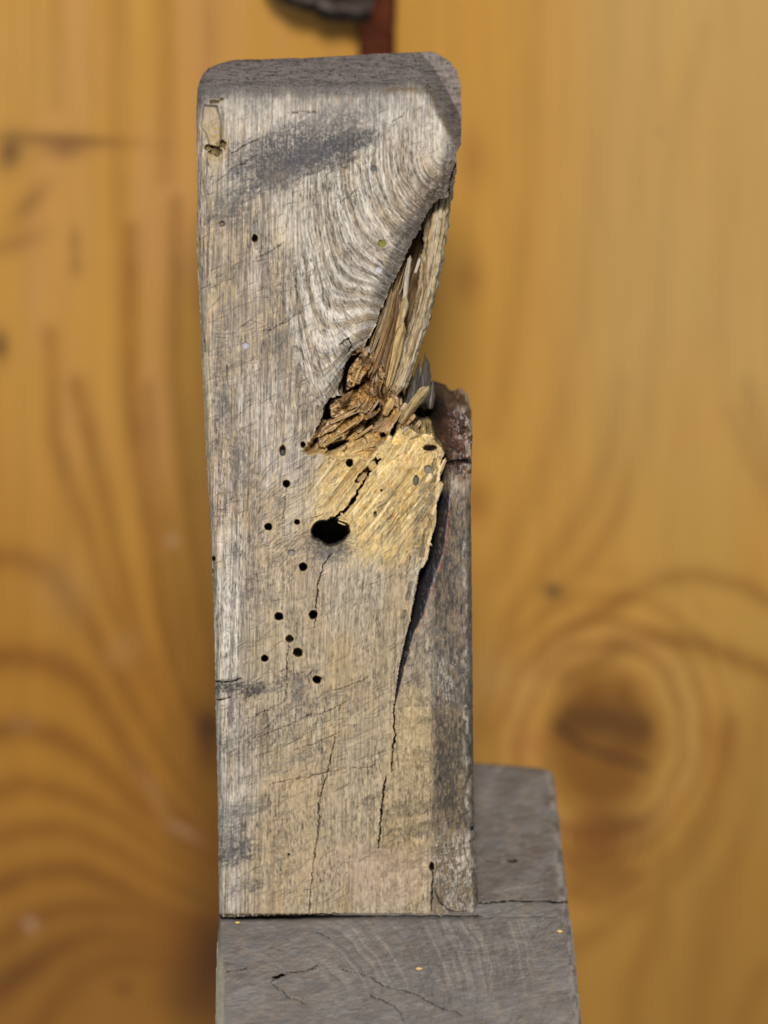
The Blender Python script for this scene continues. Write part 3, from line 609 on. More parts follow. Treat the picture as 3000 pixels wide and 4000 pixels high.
rc = mix(rc, (0.26, 0.12, 0.06), 0.5 * ss(0.55, 0.68, fbm(X / 14, Y / 20, 138)) * ss(1760, 1860, Y))
km = np.where(mr, topm, 0)
C = C * (1 - km[..., None]) + rc * km[..., None]; gloss = np.maximum(gloss, 0.5 * km); gloss = np.maximum(gloss, np.where(mg & (t < 0.95), 0.30, 0))
# cut across the strip, between the two resin lumps
cdist = segdist(X, Y, [(1700, 1812), (1740, 1812), (1790, 1802), (1822, 1800), (1845, 1812)])
W += np.where(slab, 2.5 * np.exp(-(cdist / 6) ** 2), 0); C = mix(C, (0.02, .012, .012), np.where(slab, .6 * np.exp(-(cdist / 6) ** 2), 0))
# frayed thin rim along the gap
fr = np.where((~slab) & (Y > 1790) & (Y < 2420), gl - X, 999)
frn = fbm(X / 10, Y / 50, 139)
W += np.where(fr < 60, 1.2 * np.exp(-((fr - 20 - 10 * vn(Y / 60, 0 * Y, 140)) / 6.5) ** 2) * ss(0.35, 0.55, fbm(0 * X, Y / 55, 141)), 0)
C = mix(C, (0.10, 0.085, 0.075), np.where(fr < 60, 0.55 * np.exp(-((fr - 18 - 22 * vn(Y / 40, 0 * Y, 140)) / 5) ** 2) * ss(0.35, 0.55, fbm(0 * X, Y / 55, 141)), 0))
C = mix(C, (0.66, 0.52, 0.26), np.where(fr < 12, 0.6, 0) * ss(2300, 2100, Y))

# --- cracks
def crack(pts, wd, dp, seed, col=(0.035, 0.03, 0.028), a=0.95, wob=5):  # col paints dirt and the shade that thin cracks would lack
    global W, C
    x0 = min(p[0] for p in pts) - 30; x1 = max(p[0] for p in pts) + 30; y0 = min(p[1] for p in pts) - 30; y1 = max(p[1] for p in pts) + 30
    i0, i1 = np.searchsorted(xs, (x0, x1)); j0, j1 = np.searchsorted(ys, (y0, y1))
    s = (slice(j0, j1), slice(i0, i1)); x = X[s]; y = Y[s]
    xw = x + wob * (fbm(x / 14, y / 14, seed, 3) - .5) * 2; yw = y + wob * (fbm(x / 14, y / 14, seed + 5, 3) - .5) * 2
    d, tt = segdist(xw, yw, pts, True)
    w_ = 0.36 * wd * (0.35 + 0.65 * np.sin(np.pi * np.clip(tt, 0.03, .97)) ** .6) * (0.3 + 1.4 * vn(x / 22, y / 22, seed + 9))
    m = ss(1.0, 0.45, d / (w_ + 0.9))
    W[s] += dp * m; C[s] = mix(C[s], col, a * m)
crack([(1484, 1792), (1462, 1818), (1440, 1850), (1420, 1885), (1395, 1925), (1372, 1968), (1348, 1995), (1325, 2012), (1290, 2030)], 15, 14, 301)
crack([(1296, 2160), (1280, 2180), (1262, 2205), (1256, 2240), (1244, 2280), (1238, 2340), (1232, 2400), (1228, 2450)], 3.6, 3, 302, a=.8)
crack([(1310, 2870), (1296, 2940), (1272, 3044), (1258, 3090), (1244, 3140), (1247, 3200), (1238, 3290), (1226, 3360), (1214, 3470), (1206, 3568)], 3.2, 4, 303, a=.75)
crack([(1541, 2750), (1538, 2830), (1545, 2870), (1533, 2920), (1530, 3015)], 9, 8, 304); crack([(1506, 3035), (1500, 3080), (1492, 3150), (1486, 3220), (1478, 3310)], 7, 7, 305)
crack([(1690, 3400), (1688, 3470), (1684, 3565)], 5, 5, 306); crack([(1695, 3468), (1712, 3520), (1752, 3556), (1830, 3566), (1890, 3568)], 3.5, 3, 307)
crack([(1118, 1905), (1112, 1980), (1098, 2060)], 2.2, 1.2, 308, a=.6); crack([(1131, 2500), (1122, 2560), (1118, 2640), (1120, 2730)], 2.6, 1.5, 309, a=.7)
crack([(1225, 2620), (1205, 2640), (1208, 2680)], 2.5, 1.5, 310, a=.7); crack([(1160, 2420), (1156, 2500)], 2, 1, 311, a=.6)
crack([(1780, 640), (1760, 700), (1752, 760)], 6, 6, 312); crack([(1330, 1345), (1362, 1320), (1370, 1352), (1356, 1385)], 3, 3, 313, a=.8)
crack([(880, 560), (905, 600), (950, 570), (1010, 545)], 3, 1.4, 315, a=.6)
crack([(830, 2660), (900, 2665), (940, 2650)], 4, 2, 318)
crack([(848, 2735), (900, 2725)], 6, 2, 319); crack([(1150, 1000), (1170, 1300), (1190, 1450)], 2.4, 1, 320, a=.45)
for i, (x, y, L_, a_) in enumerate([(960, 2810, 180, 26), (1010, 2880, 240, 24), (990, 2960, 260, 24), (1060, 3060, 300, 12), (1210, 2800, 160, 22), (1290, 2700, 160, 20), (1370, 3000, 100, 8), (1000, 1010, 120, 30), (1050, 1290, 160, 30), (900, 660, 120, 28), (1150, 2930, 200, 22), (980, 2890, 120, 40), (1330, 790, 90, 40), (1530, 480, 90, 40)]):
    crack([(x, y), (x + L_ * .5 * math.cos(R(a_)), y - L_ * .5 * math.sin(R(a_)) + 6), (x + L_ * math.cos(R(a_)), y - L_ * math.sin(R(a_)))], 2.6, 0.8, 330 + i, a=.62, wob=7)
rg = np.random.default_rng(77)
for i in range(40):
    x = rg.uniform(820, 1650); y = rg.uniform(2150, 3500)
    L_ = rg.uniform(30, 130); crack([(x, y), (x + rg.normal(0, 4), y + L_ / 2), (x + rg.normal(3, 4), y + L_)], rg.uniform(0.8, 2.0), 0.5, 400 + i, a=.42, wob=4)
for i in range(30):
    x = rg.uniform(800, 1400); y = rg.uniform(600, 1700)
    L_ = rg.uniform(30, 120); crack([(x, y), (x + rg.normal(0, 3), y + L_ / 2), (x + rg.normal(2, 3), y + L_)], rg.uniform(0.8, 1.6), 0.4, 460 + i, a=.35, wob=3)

# recess holding a little chip in the crack
s_ = sdf(X, Y, rough_poly([(1468, 1786), (1478, 1812), (1440, 1850), (1418, 1868), (1398, 1892), (1384, 1884), (1396, 1858), (1432, 1826)], 1.5, 9, 4))
W += 6 * ss(-2, 4, s_); C = mix(C, (0.2, 0.13, 0.06), .7 * ss(-2, 4, s_))
# --- worm holes: x, y, rx, ry, depth mm, floor colour
HOLES = [(1119, 1890, 14, 14, 14), (1048, 2058, 14, 14, 14), (1160, 2039, 11, 10, 12), (1184, 2214, 16, 16, 15), (1089, 2408, 17, 15, 14), (1223, 2402, 16, 17, 14),
         (1131, 2496, 15, 14, 7), (1164, 2549, 18, 17, 10), (1034, 2572, 13, 13, 12), (1238, 2655, 16, 15, 14), (1365, 1808, 14, 16, 13), (1490, 1916, 4, 4, 5),
         (995, 931, 11, 15, 8), (1184, 1738, 10, 12, 10), (1104, 1760, 12, 20, 5), (1128, 3338, 5, 5, 5), (1686, 3386, 10, 16, 9), (1843, 3238, 6, 10, 5), (835, 2183, 7, 10, 5), (830, 2232, 5, 9, 4),
         (1678, 1750, 26, 12, 5.5), (1465, 2008, 6, 12, 3), (886, 1455, 3, 30, 3), (800, 1350, 4, 30, 2)]
for i, (x, y, rx, ry, dp) in enumerate(HOLES):
    e = np.hypot((X - x) / rx, (Y - y) / ry) + 0.22 * (vn(X / 8, Y / 8, 500 + i) - .5)
    W += dp * ss(1.13, 0.72, e); C = mix(C, (0.20, 0.17, 0.14), 0.8 * ss(1.1, 0.9, e));
    if rx > 9: C = mix(C, (0.52, 0.36, 0.15), 0.35 * np.exp(-((e - 1.3) / .22) ** 2))
for (x, y, rx, ry, col, dp) in [(1138, 2159, 13, 12, (0.26, .23, .21), 1.2), (868, 874, 11, 11, (0.17, .14, .11), 1.6), (1492, 951, 15, 14, (0.20, .19, .035), .6), (1479, 1054, 14, 12, (0.40, .40, .42), .2),
                               (960, 1351, 14, 13, (0.33, .32, .34), .4), (1459, 658, 12, 12, (0.13, .125, .14), .8), (1625, 1877, 11, 20, (0.13, .115, .10), 1.6), (1672, 1833, 15, 15, (0.24, .21, .17), 1.6), (1104, 1764, 10, 16, (.1, .09, .09), 0)]:
    e = np.hypot((X - x) / rx, (Y - y) / ry) + 0.2 * (vn(X / 7, Y / 7, 560 + int(x) % 90) - .5)
    W += dp * ss(1.15, 0.8, e); C = mix(C, col, 0.95 * ss(1.12, 0.9, e)); C = mix(C, (0.15, .12, .09), .5 * np.exp(-((e - 1.05) / .1) ** 2))
# big hole
e = np.hypot((X - 1290) / 74, (Y - 2078) / (50 + 12 * ss(1250, 1330, X))) + 0.36 * (fbm(X / 26, Y / 26, 590) - .5)
e = np.minimum(e, np.hypot((X - 1262) / 46, (Y - 2070) / 40))
W += 34 * ss(1.02, 0.66, e) + 5.0 * np.exp(-(((X - 1290) / 62) ** 2 + ((Y - 2138) / 40) ** 2))
C = mix(C, (0.13, 0.105, 0.085), 0.85 * ss(1.04, 0.92, e)); C = mix(C, (0.15, 0.14, 0.13), 0.75 * ss(.35, .6, fbm(X / 8, Y / 8, 670, 3)) * ss(0.25, 0.7, np.exp(-(((X - 1290) / 66) ** 2 + ((Y - 2145) / 34) ** 2))) * ss(0.95, 1.05, e))
C = mix(C, (0.5, 0.36, 0.14), .5 * np.exp(-((e - 1.12) / .09) ** 2) * (Y < 2060))
# hairy bottom edge
W += 2.5 * np.clip(1 - (3578 - Y) / 10, 0, 1) * vn(X / 6, Y / 10, 600)
C = mix(C, (0.30, .22, .12), .6 * ss(3550, 3572, Y) * ss(.4, .6, vn(X / 6, Y / 12, 601)))
C = C * (0.90 + 0.24 * fbm(X / 7, Y / 14, 610, 3)[..., None])
lum = C @ np.array([.3, .5, .2])
C = C * (np.clip(lum, 0.02, 1) / 0.31)[..., None] ** 0.24 * 1.02

P = pos_post(XX, YY, W)
wallv = NP * 0.046
slf = slab[:-1, :-1]
corf = core[:-1, :-1] & ~slf
body = kf & ~slf & ~corf
sheet('shaft', XX, YY, P, C, body, wallv, M_wood, root, gloss, endplane=0.049, wall_segs=4)
sheet('torn_heart', XX, YY, P, C, kf & corf, NP * 0.02, M_wood, root, gloss, endplane=0.022)
sheet('side_strip', XX, YY, P, C, kf & slf, wallv, M_wood, root, gloss, endplane=0.046, wall_segs=4)

# ------------------------------------------------------------------ splinters and fibres as solid slivers
def sliver(name, path, col1, col2, seed, box=0.55, parent=root, mat=M_wood, nr=14, end=(0.5, 0.15), posf=pos_post, dark=(0.12, .07, .035), dk=.5, seg=6.0):
    """path rows: x, y, depth mm, half width px, half thickness mm"""
    p = np.asarray(path, float); L = np.concatenate([[0], np.cumsum(np.hypot(np.diff(p[:, 0]), np.diff(p[:, 1])))])
    n = max(8, int(L[-1] / seg)); s = np.linspace(0, L[-1], n)
    q = np.stack([np.interp(s, L, p[:, k]) for k in range(5)], 1)
    tx = np.gradient(q[:, 0]); ty = np.gradient(q[:, 1]); tn = np.hypot(tx, ty); nx, ny = -ty / tn, tx / tn
    rng = np.random.default_rng(seed)
    th = np.linspace(0, 2 * np.pi, nr, endpoint=False)
    rad = 1 + 0.16 * rng.normal(size=nr)
    sq = 1 / np.maximum(np.abs(np.cos(th)), np.abs(np.sin(th))) ** box
    T = s / L[-1]
    taper = np.clip(T / max(end[0] * .12, .01), 0.25, 1) * np.clip((1 - T) / max(end[1] * .4, .01), 0.12, 1)
    A, Bm = np.meshgrid(th, s)
    wob = 1 + 0.22 * (fbm(A * 3, Bm / 30, seed, 3) - .5) * 2 + 0.05 * (vn(A * 5 + 40, Bm / 14, seed + 1) - .5)
    rr = rad[None, :] * sq[None, :] * wob * taper[:, None]
    ou = q[:, 3, None] * np.cos(A) * rr; ow = q[:, 4, None] * np.sin(A) * rr
    # fine ridges that run along the grain
    pxx = q[:, 0, None] + nx[:, None] * ou; pyy = q[:, 1, None] + ny[:, None] * ou + 3 * (rng.random(nr)[None, :] - .5) * np.where((T < .02) | (T > .98), 3, 0)[:, None]
    V = posf(pxx, pyy, q[:, 2, None] - ow)
    c = np.ones(A.shape + (3,)) * np.array(col1)
    c = mix(c, col2, ss(.4, .62, fbm(A * 8 + 9, Bm / 260, seed + 2, 3))); c = mix(c, dark, dk * ss(.56, .66, fbm(A * 11, Bm / 140, seed + 3, 3)))
    H, N_ = A.shape; idx = np.arange(H * N_).reshape(H, N_)
    a = idx[:-1]; b = np.roll(idx, -1, 1)[:-1]; d = idx[1:]; e = np.roll(idx, -1, 1)[1:]
    Q = np.stack([a.ravel(), b.ravel(), e.ravel(), d.ravel()], 1)
    VV_ = V.reshape(-1, 3); c = c.reshape(-1, 3)
    caps = []
    extra = [VV_[:N_].mean(0), VV_[-N_:].mean(0)]; base = len(VV_)
    for k in range(0, N_, 2):
        caps.append((base, idx[0, (k + 2) % N_], idx[0, k + 1], idx[0, k])); caps.append((base + 1, idx[-1, k], idx[-1, k + 1], idx[-1, (k + 2) % N_]))
    VV_ = np.concatenate([VV_, extra]); c = np.concatenate([c, [np.array(col1)] * 2]); Q = np.concatenate([Q, np.array(caps)])
    return build(name, VV_, Q, c, mat, parent)
PALE = (0.50, 0.41, 0.28); YEL = (0.52, 0.38, 0.17); BRN = (0.26, 0.15, 0.065); GRY = (0.42, 0.39, 0.37)
# the long outer splinter on the right of the notch
o = sliver('splinter', [(1745, 640, 22, 34, 5), (1722, 780, 21, 34, 5), (1705, 900, 20, 36, 5), (1682, 1040, 19, 36, 4.5), (1668, 1140, 18.5, 30, 4.5), (1643, 1250, 18, 29, 4), (1611, 1350, 16, 27, 4), (1585, 1440, 14, 26, 3.5), (1557, 1510, 12, 26, 3), (1545, 1548, 11, 16, 2.5)],
           (0.42, .35, .25), (0.40, .29, .14), 21, nr=56, end=(.1, .12), dk=.8, seg=4)
o['label'] = 'long pale yellow splinter standing along the right of the notch'
# fibres inside the notch
rg = np.random.default_rng(5)
for i in range(26):
    f = i / 25
    xt = 1536 + 50 * f + rg.normal(0, 6); yt = 1060 - 190 * f + rg.uniform(-40, 110); xb = 1430 + 68 * f + rg.normal(0, 4); yb = 1440 + 90 * f + rg.uniform(-25, 40)
    if f > .72: yt += 230 * rg.random() + 60
    dpt = 15 + 7 * f + rg.uniform(-2.5, 2.5)
    sliver('fibre', [(xt, yt, dpt, rg.uniform(5, 9), 1.2), ((xt + xb) / 2 + 12 + rg.normal(0, 4), (yt + yb) / 2, dpt - .5, rg.uniform(7, 12), 1.6), (xb, yb, dpt - 4, rg.uniform(5, 9), 1.6)],
           [(0.25, 0.16, 0.08), (0.14, .075, .035), (0.20, .12, .05)][i % 3], [(0.42, 0.35, 0.25), (0.30, .18, .08), (0.10, .05, .025)][(i * 7 // 3) % 3], 600 + i, nr=30, seg=5)
sliver('splinter', [(1588, 1162, 9.5, 9, 1.5), (1578, 1200, 10, 15, 2), (1562, 1260, 11, 13, 2), (1548, 1330, 12, 9, 2)], YEL, PALE, 31, end=(.8, .2))
sliver('splinter', [(1578, 1262, 8, 13, 2.2), (1560, 1320, 9, 18, 2.5), (1545, 1400, 9, 17, 2.5), (1522, 1490, 9, 13, 2), (1510, 1530, 9, 9, 2)], (0.30, .2, .09), YEL, 32, end=(.8, .2), nr=24)
sliver('splinter', [(1640, 1010, 14, 6, 1), (1620, 1070, 14, 6, 1)], PALE, GRY, 33); sliver('splinter', [(1602, 1000, 13, 8, 1), (1590, 1080, 13.5, 10, 1.2), (1580, 1180, 14, 9, 1.5)], GRY, YEL, 34)
# grey spikes behind and the crossing splinters
for i, row in enumerate([[(1658, 1380, 24, 7, 1.5), (1666, 1420, 24, 13, 2), (1670, 1500, 23, 15, 2.5), (1660, 1600, 22, 16, 3)], [(1638, 1404, 27, 5, 1.5), (1634, 1460, 26, 11, 2), (1628, 1520, 25, 12, 2), (1616, 1600, 24, 14, 2)],
                         [(1604, 1440, 24, 6, 1.5), (1602, 1500, 24, 12, 2), (1590, 1590, 23, 14, 2)], [(1692, 1486, 24, 5, 1.5), (1688, 1540, 23, 11, 2), (1680, 1600, 22, 12, 2)], [(1648, 1440, 22, 4, 1.5), (1648, 1500, 22, 9, 2), (1640, 1590, 21, 12, 2)], [(1620, 1470, 25, 4, 1.5), (1612, 1520, 25, 9, 2), (1600, 1590, 24, 12, 2)]]):
    sliver('splinter', row, [(0.13, .105, .085), (0.19, .16, .135)][i % 2], (0.06, .045, .035), 40 + i, end=(1.6, .1), nr=28, dark=(.04, .035, .035), dk=.8)
sliver('splinter', [(1676, 1512, 4, 13, 2.4), (1650, 1535, 4.5, 19, 2.8), (1620, 1570, 6, 18, 2.8), (1590, 1612, 8, 15, 2.5), (1560, 1660, 10, 12, 2.2)], (0.36, .27, .14), YEL, 51, nr=24, end=(.5, .1))
sliver('splinter', [(1600, 1672, 2, 15, 2), (1572, 1700, 3, 16, 2)], YEL, PALE, 52)
for i, (x, y, l, a, w_) in enumerate([(1606, 1638, 46, -50, 8), (1632, 1660, 40, -58, 7), (1652, 1682, 30, -62, 5), (1590, 1656, 40, -45, 7), (1572, 1600, 56, -60, 8), (1516, 1590, 74, -64, 13), (1540, 1640, 80, -58, 8),
                                   (1345, 1625, 130, -24, 9), (1330, 1690, 150, -34, 4), (1420, 1690, 90, -36, 6), (1425, 1405, 50, -75, 9), (1392, 1470, 90, -70, 5), (1300, 1720, 90, -33, 3), (1460, 1590, 70, -55, 4)]):
    dx = l / 2 * math.cos(R(a)); dy = l / 2 * math.sin(R(a)); dep = float(W[int((y - 190) / ST), int((x - 750) / ST)]); dep = min(dep, 9)
    r_ = np.random.default_rng(700 + i); dep = dep - r_.uniform(0, 1.2)
    sliver('chip', [(x + dx, y + dy, dep - .4, w_ * .8, 1.1), (x, y, dep, w_, 1.5), (x - dx, y - dy, dep + 1.4, w_ * .7, 1.2)], [YEL, (0.40, .24, .10), (0.58, .42, .2)][i % 3], [(0.33, .19, .075), PALE, (0.50, .32, .12)][i % 3], 800 + i, box=1.0, nr=24, end=(.05, .05), dk=.35, seg=3)
sliver('chip', [(1466, 1806, 1.8, 15, 2), (1440, 1832, 2.2, 17, 2)], YEL, BRN, 61, dk=.2, end=(.2, .2)); sliver('chip', [(1430, 1848, 2.6, 14, 2), (1396, 1882, 3.2, 13, 2)], (0.34, .24, .12), YEL, 62, dk=.3, end=(.2, .2))
# frayed slips along the gap
for i, row in enumerate([[(1740, 1792, 1.5, 8, 1), (1722, 1835, 1.8, 9, 1.2), (1700, 1885, 2, 9, 1.2)], [(1718, 1882, 1.2, 16, 1), (1712, 1910, 1.5, 15, 1.2), (1700, 1960, 1.8, 9, 1)], [(1702, 1985, .8, 5, .8), (1696, 2040, 1, 10, .9), (1684, 2100, 1.2, 5, .8)],
                         [(1672, 2114, 1, 3, .5), (1688, 2132, 1, 4, .6)], [(1672, 2120, .6, 4, .8), (1664, 2165, .8, 9, .8), (1652, 2205, .8, 4, .6)], [(1330, 2004, -.2, 4, .4), (1362, 2034, -.2, 5, .5)], [(1322, 2028, 0, 3, .4), (1366, 2040, 0, 5, .4)], [(1320, 2040, .3, 3, .4), (1350, 2052, .3, 4, .4)],
                         [(1216, 2020, -.1, 3, .3), (1262, 2006, -.1, 4, .4)], [(1250, 1742, 1.5, 2.5, .3), (1282, 1700, .6, 2.5, .3)], [(1586, 2360, .2, 2, .3), (1604, 2428, .2, 3, .3)]]):
    sliver('splinter', row, (0.62, .46, .22), (0.56, .40, .2), 900 + i, dk=.35, end=(.5, .5), seg=3)
rg = np.random.default_rng(15)
for i in range(30):
    f = rg.random(); y0 = rg.uniform(1000, 1330); L_ = rg.uniform(90, 230)
    x0 = np.interp(y0, [1000, 1330], [1560, 1440]) + f * np.interp(y0, [1000, 1330], [36, 80]); x1 = x0 - 0.30 * L_ + rg.normal(0, 5); dpt = 12 + 6 * f + rg.uniform(-1.5, 1.5)
    sliver('fibre', [(x0, y0, dpt, 1.5, .4), ((x0 + x1) / 2 + rg.normal(0, 4), y0 + L_ / 2, dpt - .8, rg.uniform(2, 4), .6), (x1, y0 + L_, dpt - .5, 2, .5)], [(0.45, .36, .23), (0.22, .12, .05), (0.36, .25, .12)][i % 3], (0.30, .19, .09), 1000 + i, nr=8, end=(1, .6))
# torn wood that closes the notch at the back
st2 = 4.0; x2 = np.arange(1380, 1760, st2); y2 = np.arange(740, 1640, st2); XB, YB = np.meshgrid(x2, y2)
RP = [(1700, 745), (1735, 770), (1712, 900), (1690, 1040), (1672, 1140), (1645, 1250), (1610, 1350), (1590, 1440), (1575, 1540), (1600, 1620), (1400, 1620), (1400, 1380), (1480, 1180), (1560, 1000), (1640, 860)]
sb = sdf(XB, YB, RP); ib = sb > 0; kb = ib[:-1, :-1] & ib[1:, 1:] & ib[1:, :-1] & ib[:-1, 1:]
WB = 31 + 5 * (fbm((XB + 0.33 * YB) / 16, YB / 260, 150) - .5)
CB = mix(np.ones(XB.shape + (3,)) * np.array([0.20, 0.12, 0.055]), (0.09, .05, .025), ss(.4, .6, fbm((XB + 0.33 * YB) / 9, YB / 200, 151)))
sheet('torn_back', XB, YB, pos_post(XB, YB, WB), CB, kb, NP * 0.012, M_wood, root)

# ------------------------------------------------------------------ the block it stands in
def make_block():
    st = 3.5
    xs = np.arange(800, 2340, st); ys = np.concatenate([np.arange(2960, 4230, st)])
    X, Y = np.meshgrid(xs, ys)
    BO = [(1500, 2976), (1855, 2982), (1960, 2986), (2080, 2998), (2140, 3006), (2158, 3020), (2166, 3060), (2184, 3200), (2196, 3330), (2212, 3460), (2222, 3560), (2238, 3650), (2250, 3780), (2262, 3900), (2270, 4000), (2284, 4210),
          (846, 4210), (842, 4000), (844, 3800), (848, 3700), (853, 3630), (856, 3560), (858, 3300), (866, 2990), (1000, 2976)]
    BR = rough_poly(BO, 0.8, 14, 6)
    sd = sdf(X, Y, BR); gy, gx = np.gradient(blur(sd, 2), st); gn = np.hypot(gx, gy) + 1e-6
    ins = sd > 0; kf = ins[:-1, :-1] | ins[1:, :-1] | ins[:-1, 1:] | ins[1:, 1:]
    ov = ~ins & (sd > -2.2 * st); XX = np.where(ov, X - sd * gx / gn, X); YY = np.where(ov, Y - sd * gy / gn, Y)
    re = interp(Y, [(2150, 3000), (2166, 3060), (2196, 3330), (2222, 3560), (2250, 3780), (2270, 4000), (2284, 4210)])
    le = interp(Y, [(858, 3300), (853, 3630), (848, 3700), (844, 3800), (842, 4000), (846, 4210)])
    dr = np.maximum(re - X, 0) + 14 * (fbm(X / 40, Y / 60, 160) - .5); dl = np.maximum(X - le, 0) + 10 * (fbm(X / 40, Y / 60, 161) - .5)
    H = 3.2 * np.clip(1 - dr / 34, 0, 1) ** 2 + 4.2 * np.clip(1 - dl / (8 + 34 * ss(3600, 3900, Y)), 0, 1) ** 1.6
    H += 2.5 * np.clip(1 - (Y - interp(X, [(800, 2976), (1960, 2986), (2160, 3010)], ax=0)) / 14, 0, 1) ** 2
    H += 1.6 * (fbm(X / 300, Y / 120, 162) - .5) + 0.5 * (fbm(X / 50, Y / 22, 163) - .5) + 0.25 * (fbm(X / 9, Y / 5, 164) - .5)
    ang = R(80) - R(75) * np.exp(-((X - 1830) / 380) ** 2) * ss(3560, 3620, Y) + 0 * X
    back = Y < 3525
    C = np.ones(X.shape + (3,)) * np.array([0.180, 0.152, 0.136])
    C = mix(C, (0.145, 0.108, 0.085), ss(3535, 3515, Y) * 0.85)
    C = mix(C, (0.17, 0.14, 0.115), .6 * ss(.42, .62, fbm(X / 90, Y / 22, 165)) * ss(3535, 3515, Y))
    C = mix(C, (0.25, 0.23, 0.22), .45 * ss(.45, .65, fbm(X / 90, Y / 60, 166))); C = mix(C, (0.25, .195, .15), .5 * ss(.5, .68, fbm(X / 50, Y / 50, 167)))
    C = mix(C, (0.16, 0.15, 0.15), .55 * ss(.5, .66, fbm(X / 30, Y / 16, 168, 5, .6)))
    # growth lines that arch to the right of the post's foot
    rr = np.hypot((X - 1080) / 1.0, (Y - 3980) * 1.05); rg_ = vn(rr / 12 + 2.5 * fbm(X / 90, Y / 90, 169), 0 * X, 170)
    rm = ss(1150, 1350, X) * ss(3575, 3600, Y) * ss(3950, 3800, Y) * ss(2150, 2000, X)
    C = mix(C, (0.40, 0.35, 0.29), rm * .28 * ss(.6, .8, rg_)); C = mix(C, (0.12, .105, .095), rm * .35 * ss(.4, .2, rg_)); H += rm * .25 * (rg_ - .5)
    d1 = dashes(0, 0, st, X.shape, ang, 9000, 20, 90, 41, dens=.6 * ss(.4, .6, fbm(X / 60, Y / 40, 171)), wander=.3)
    C = mix(C, (0.09, .08, .075), .55 * np.clip(d1, 0, 1)); H += .2 * np.clip(d1, 0, 1)
    ku, kv = rot(X, Y, 0, 0, -12); k1 = fbm(ku / 44, kv / 5, 176, 4, .6)
    C = mix(C, (0.11, .095, .085), .35 * ss(.52, .64, k1)); C = mix(C, (0.26, .23, .205), .3 * ss(.48, .36, k1))
    C = mix(C, (0.42, 0.36, 0.30), .75 * np.exp(-((dr - 14) / 14) ** 2) * ss(.35, .6, fbm(X / 14, Y / 30, 172)))
    C = mix(C, (0.46, 0.40, 0.29), .85 * ss(1.0, .5, dl / (8 + 34 * ss(3620, 3850, Y))) * ss(3600, 3750, Y) * (.7 + .5 * fbm(X / 12, Y / 60, 173)))
    C = mix(C, (0.13, .10, .075), .6 * np.exp(-((dr - 36) / 9) ** 2) * ss(.5, .66, fbm(X / 10, Y / 20, 174)))
    def cr(pts, wd, dp, a, seed, wob=6):
        nonlocal C, H
        xw = X + wob * (fbm(X / 24, Y / 24, seed) - .5) * 2; yw = Y + wob * (fbm(X / 24, Y / 24, seed + 3) - .5) * 2
        d = segdist(xw, yw, pts); m = ss(1, .4, d / (0.9 + 0.1 + .42 * wd * (.3 + 1.3 * vn(X / 20, Y / 20, seed + 6))))
        H += dp * m; C = mix(C, (0.05, .042, .038), a * m * (.35 + .65 * vn(X / 16, Y / 16, seed + 8)))  # cracks painted dark, for shade as well as dirt
    cr([(1860, 3530), (1990, 3520), (2120, 3521), (2222, 3526)], 5, 3, .8, 180, 3)
    cr([(1890, 3586), (2000, 3582), (2190, 3582)], 3.5, 1, .5, 181, 2)
    cr([(1340, 3790), (1440, 3812), (1500, 3855), (1580, 3870), (1640, 3890), (1700, 3930), (1800, 3962)], 4, 1, .45, 182)
    cr([(1060, 3830), (1130, 3800), (1200, 3795), (1240, 3770)], 4, 1, .45, 183); cr([(1065, 3820), (1105, 3810)], 11, 2.5, .85, 184)
    cr([(1060, 3840), (1120, 3890), (1180, 3920)], 4, 1, .5, 185); cr([(1450, 3890), (1540, 3930), (1580, 3990)], 4, 1, .45, 186); cr([(1780, 3722), (1890, 3726)], 3, .8, .4, 187)
    cr([(1900, 3360), (1950, 3368)], 6, 1.5, .7, 188); cr([(1985, 3362), (2015, 3364)], 8, 2.5, .85, 189); cr([(1240, 3640), (1290, 3665)], 4, 1, .5, 190); cr([(890, 3795), (960, 3785)], 5, 1, .5, 191)
    # the dark mortise line along the post's foot
    H += 4.5 * np.exp(-(np.maximum(np.abs(Y - 3582 - 5 * (fbm(X / 50, 0 * X, 195, 3) - .5)) - 4 * ss(1500, 950, X) - 1, 0) / 4) ** 2) * ss(1900, 1860, X) * ss(845, 870, X) * (.35 + .65 * ss(1550, 1000, X))
    C = mix(C, (0.07, .06, .055), .8 * ss(24, 6, np.abs(Y - 3584 + 4 * (fbm(X / 40, 0 * X, 192) - .5))) * ss(1900, 1860, X) * ss(845, 880, X) * (.35 + .65 * ss(1500, 1050, X)))
    C = mix(C, (0.15, .13, .12), .6 * np.exp(-((X - 1230) / 380) ** 2 - ((Y - 3620) / 40) ** 2) * ss(.35, .6, fbm(X / 60, Y / 20, 193)))
    P = pos_base(XX, YY, H)
    sheet('block', XX, YY, P, C, kf, np.array([0, 0, -0.22]), M_block, root, wallcol=(0.42, .33, .23), wall_segs=30)
make_block()

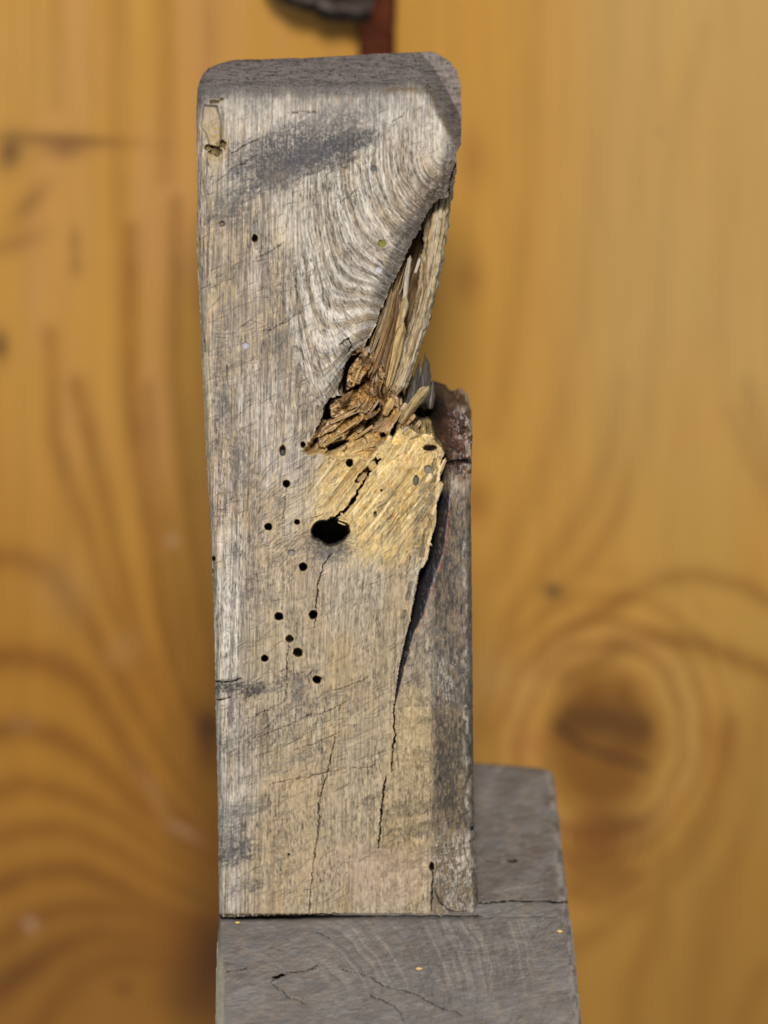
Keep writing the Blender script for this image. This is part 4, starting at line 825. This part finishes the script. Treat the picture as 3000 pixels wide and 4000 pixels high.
# ------------------------------------------------------------------ crumbs on the block
def crumb(x, y, r, seed, label):
    rng = np.random.default_rng(seed); c0 = pos_base(float(x), float(y), 0.0)
    nu, nv = 14, 10
    V = []
    for j in range(nv):
        ph = math.pi * (j + .5) / nv
        for i in range(nu):
            a = 2 * math.pi * i / nu; k = 1 + .35 * rng.normal() * .6
            V.append((r * 1.3 * k * math.cos(a) * math.sin(ph), r * .9 * k * math.sin(a) * math.sin(ph), r * .55 * (1 + math.cos(ph) * k) - r * .25))
    Q = [(j * nu + i, j * nu + (i + 1) % nu, (j + 1) * nu + (i + 1) % nu, (j + 1) * nu + i) for j in range(nv - 1) for i in range(nu)]
    o = build('wood_crumb', np.array(V) + c0, Q, np.tile(np.array([0.66, .47, .19]), (len(V), 1)) * (0.8 + .4 * rng.random((len(V), 1))), M_wood, origin=c0)
    tag(o, label, 'wood crumb', group='yellow wood crumbs fallen on the block')
crumb(928, 3606, .0005, 1, 'yellow wood crumb lying in the joint at the foot of the post')
crumb(1637, 3786, .0006, 2, 'yellow wood crumb lying alone in the middle of the block top')
crumb(2186, 3640, .0006, 3, 'yellow wood crumb lying by the worn outer edge of the block')

# ------------------------------------------------------------------ the tool hanging on the wall
def make_tool():
    r0 = pos_wall(1465., 60., -14.)
    t = empty('hung_tool', r0); t['_o'] = list(r0)
    tag(t, 'old tool hanging on the pine wall above the post, dark head and red-brown handle', 'hand tool')
    sliver('handle', [(1490, -420, -12, 62, 9), (1482, 0, -12, 60, 9), (1472, 120, -12, 66, 9), (1468, 240, -12, 64, 9), (1468, 520, -12, 62, 9)], (0.11, .028, .012), (0.075, .02, .01), 71, parent=t, mat=M_iron, posf=pos_wall, nr=32, end=(.2, .2), dk=.2, dark=(.05, .02, .01), seg=14)
    sliver('head', [(1060, -175, -16, 30, 6), (1110, -100, -16, 84, 12), (1180, -62, -16, 84, 14), (1300, -22, -16, 88, 14), (1390, -14, -16, 96, 14), (1460, -40, -16, 80, 12), (1500, -50, -22, 40, 8)], (0.04, .028, .022), (0.12, .09, .075), 72, parent=t, mat=M_iron, posf=pos_wall, nr=40, end=(.4, .4), dk=.8, dark=(.015, .01, .01), seg=10)
make_tool()
for o in bpy.data.objects:
    if '_o' in o: del o['_o']
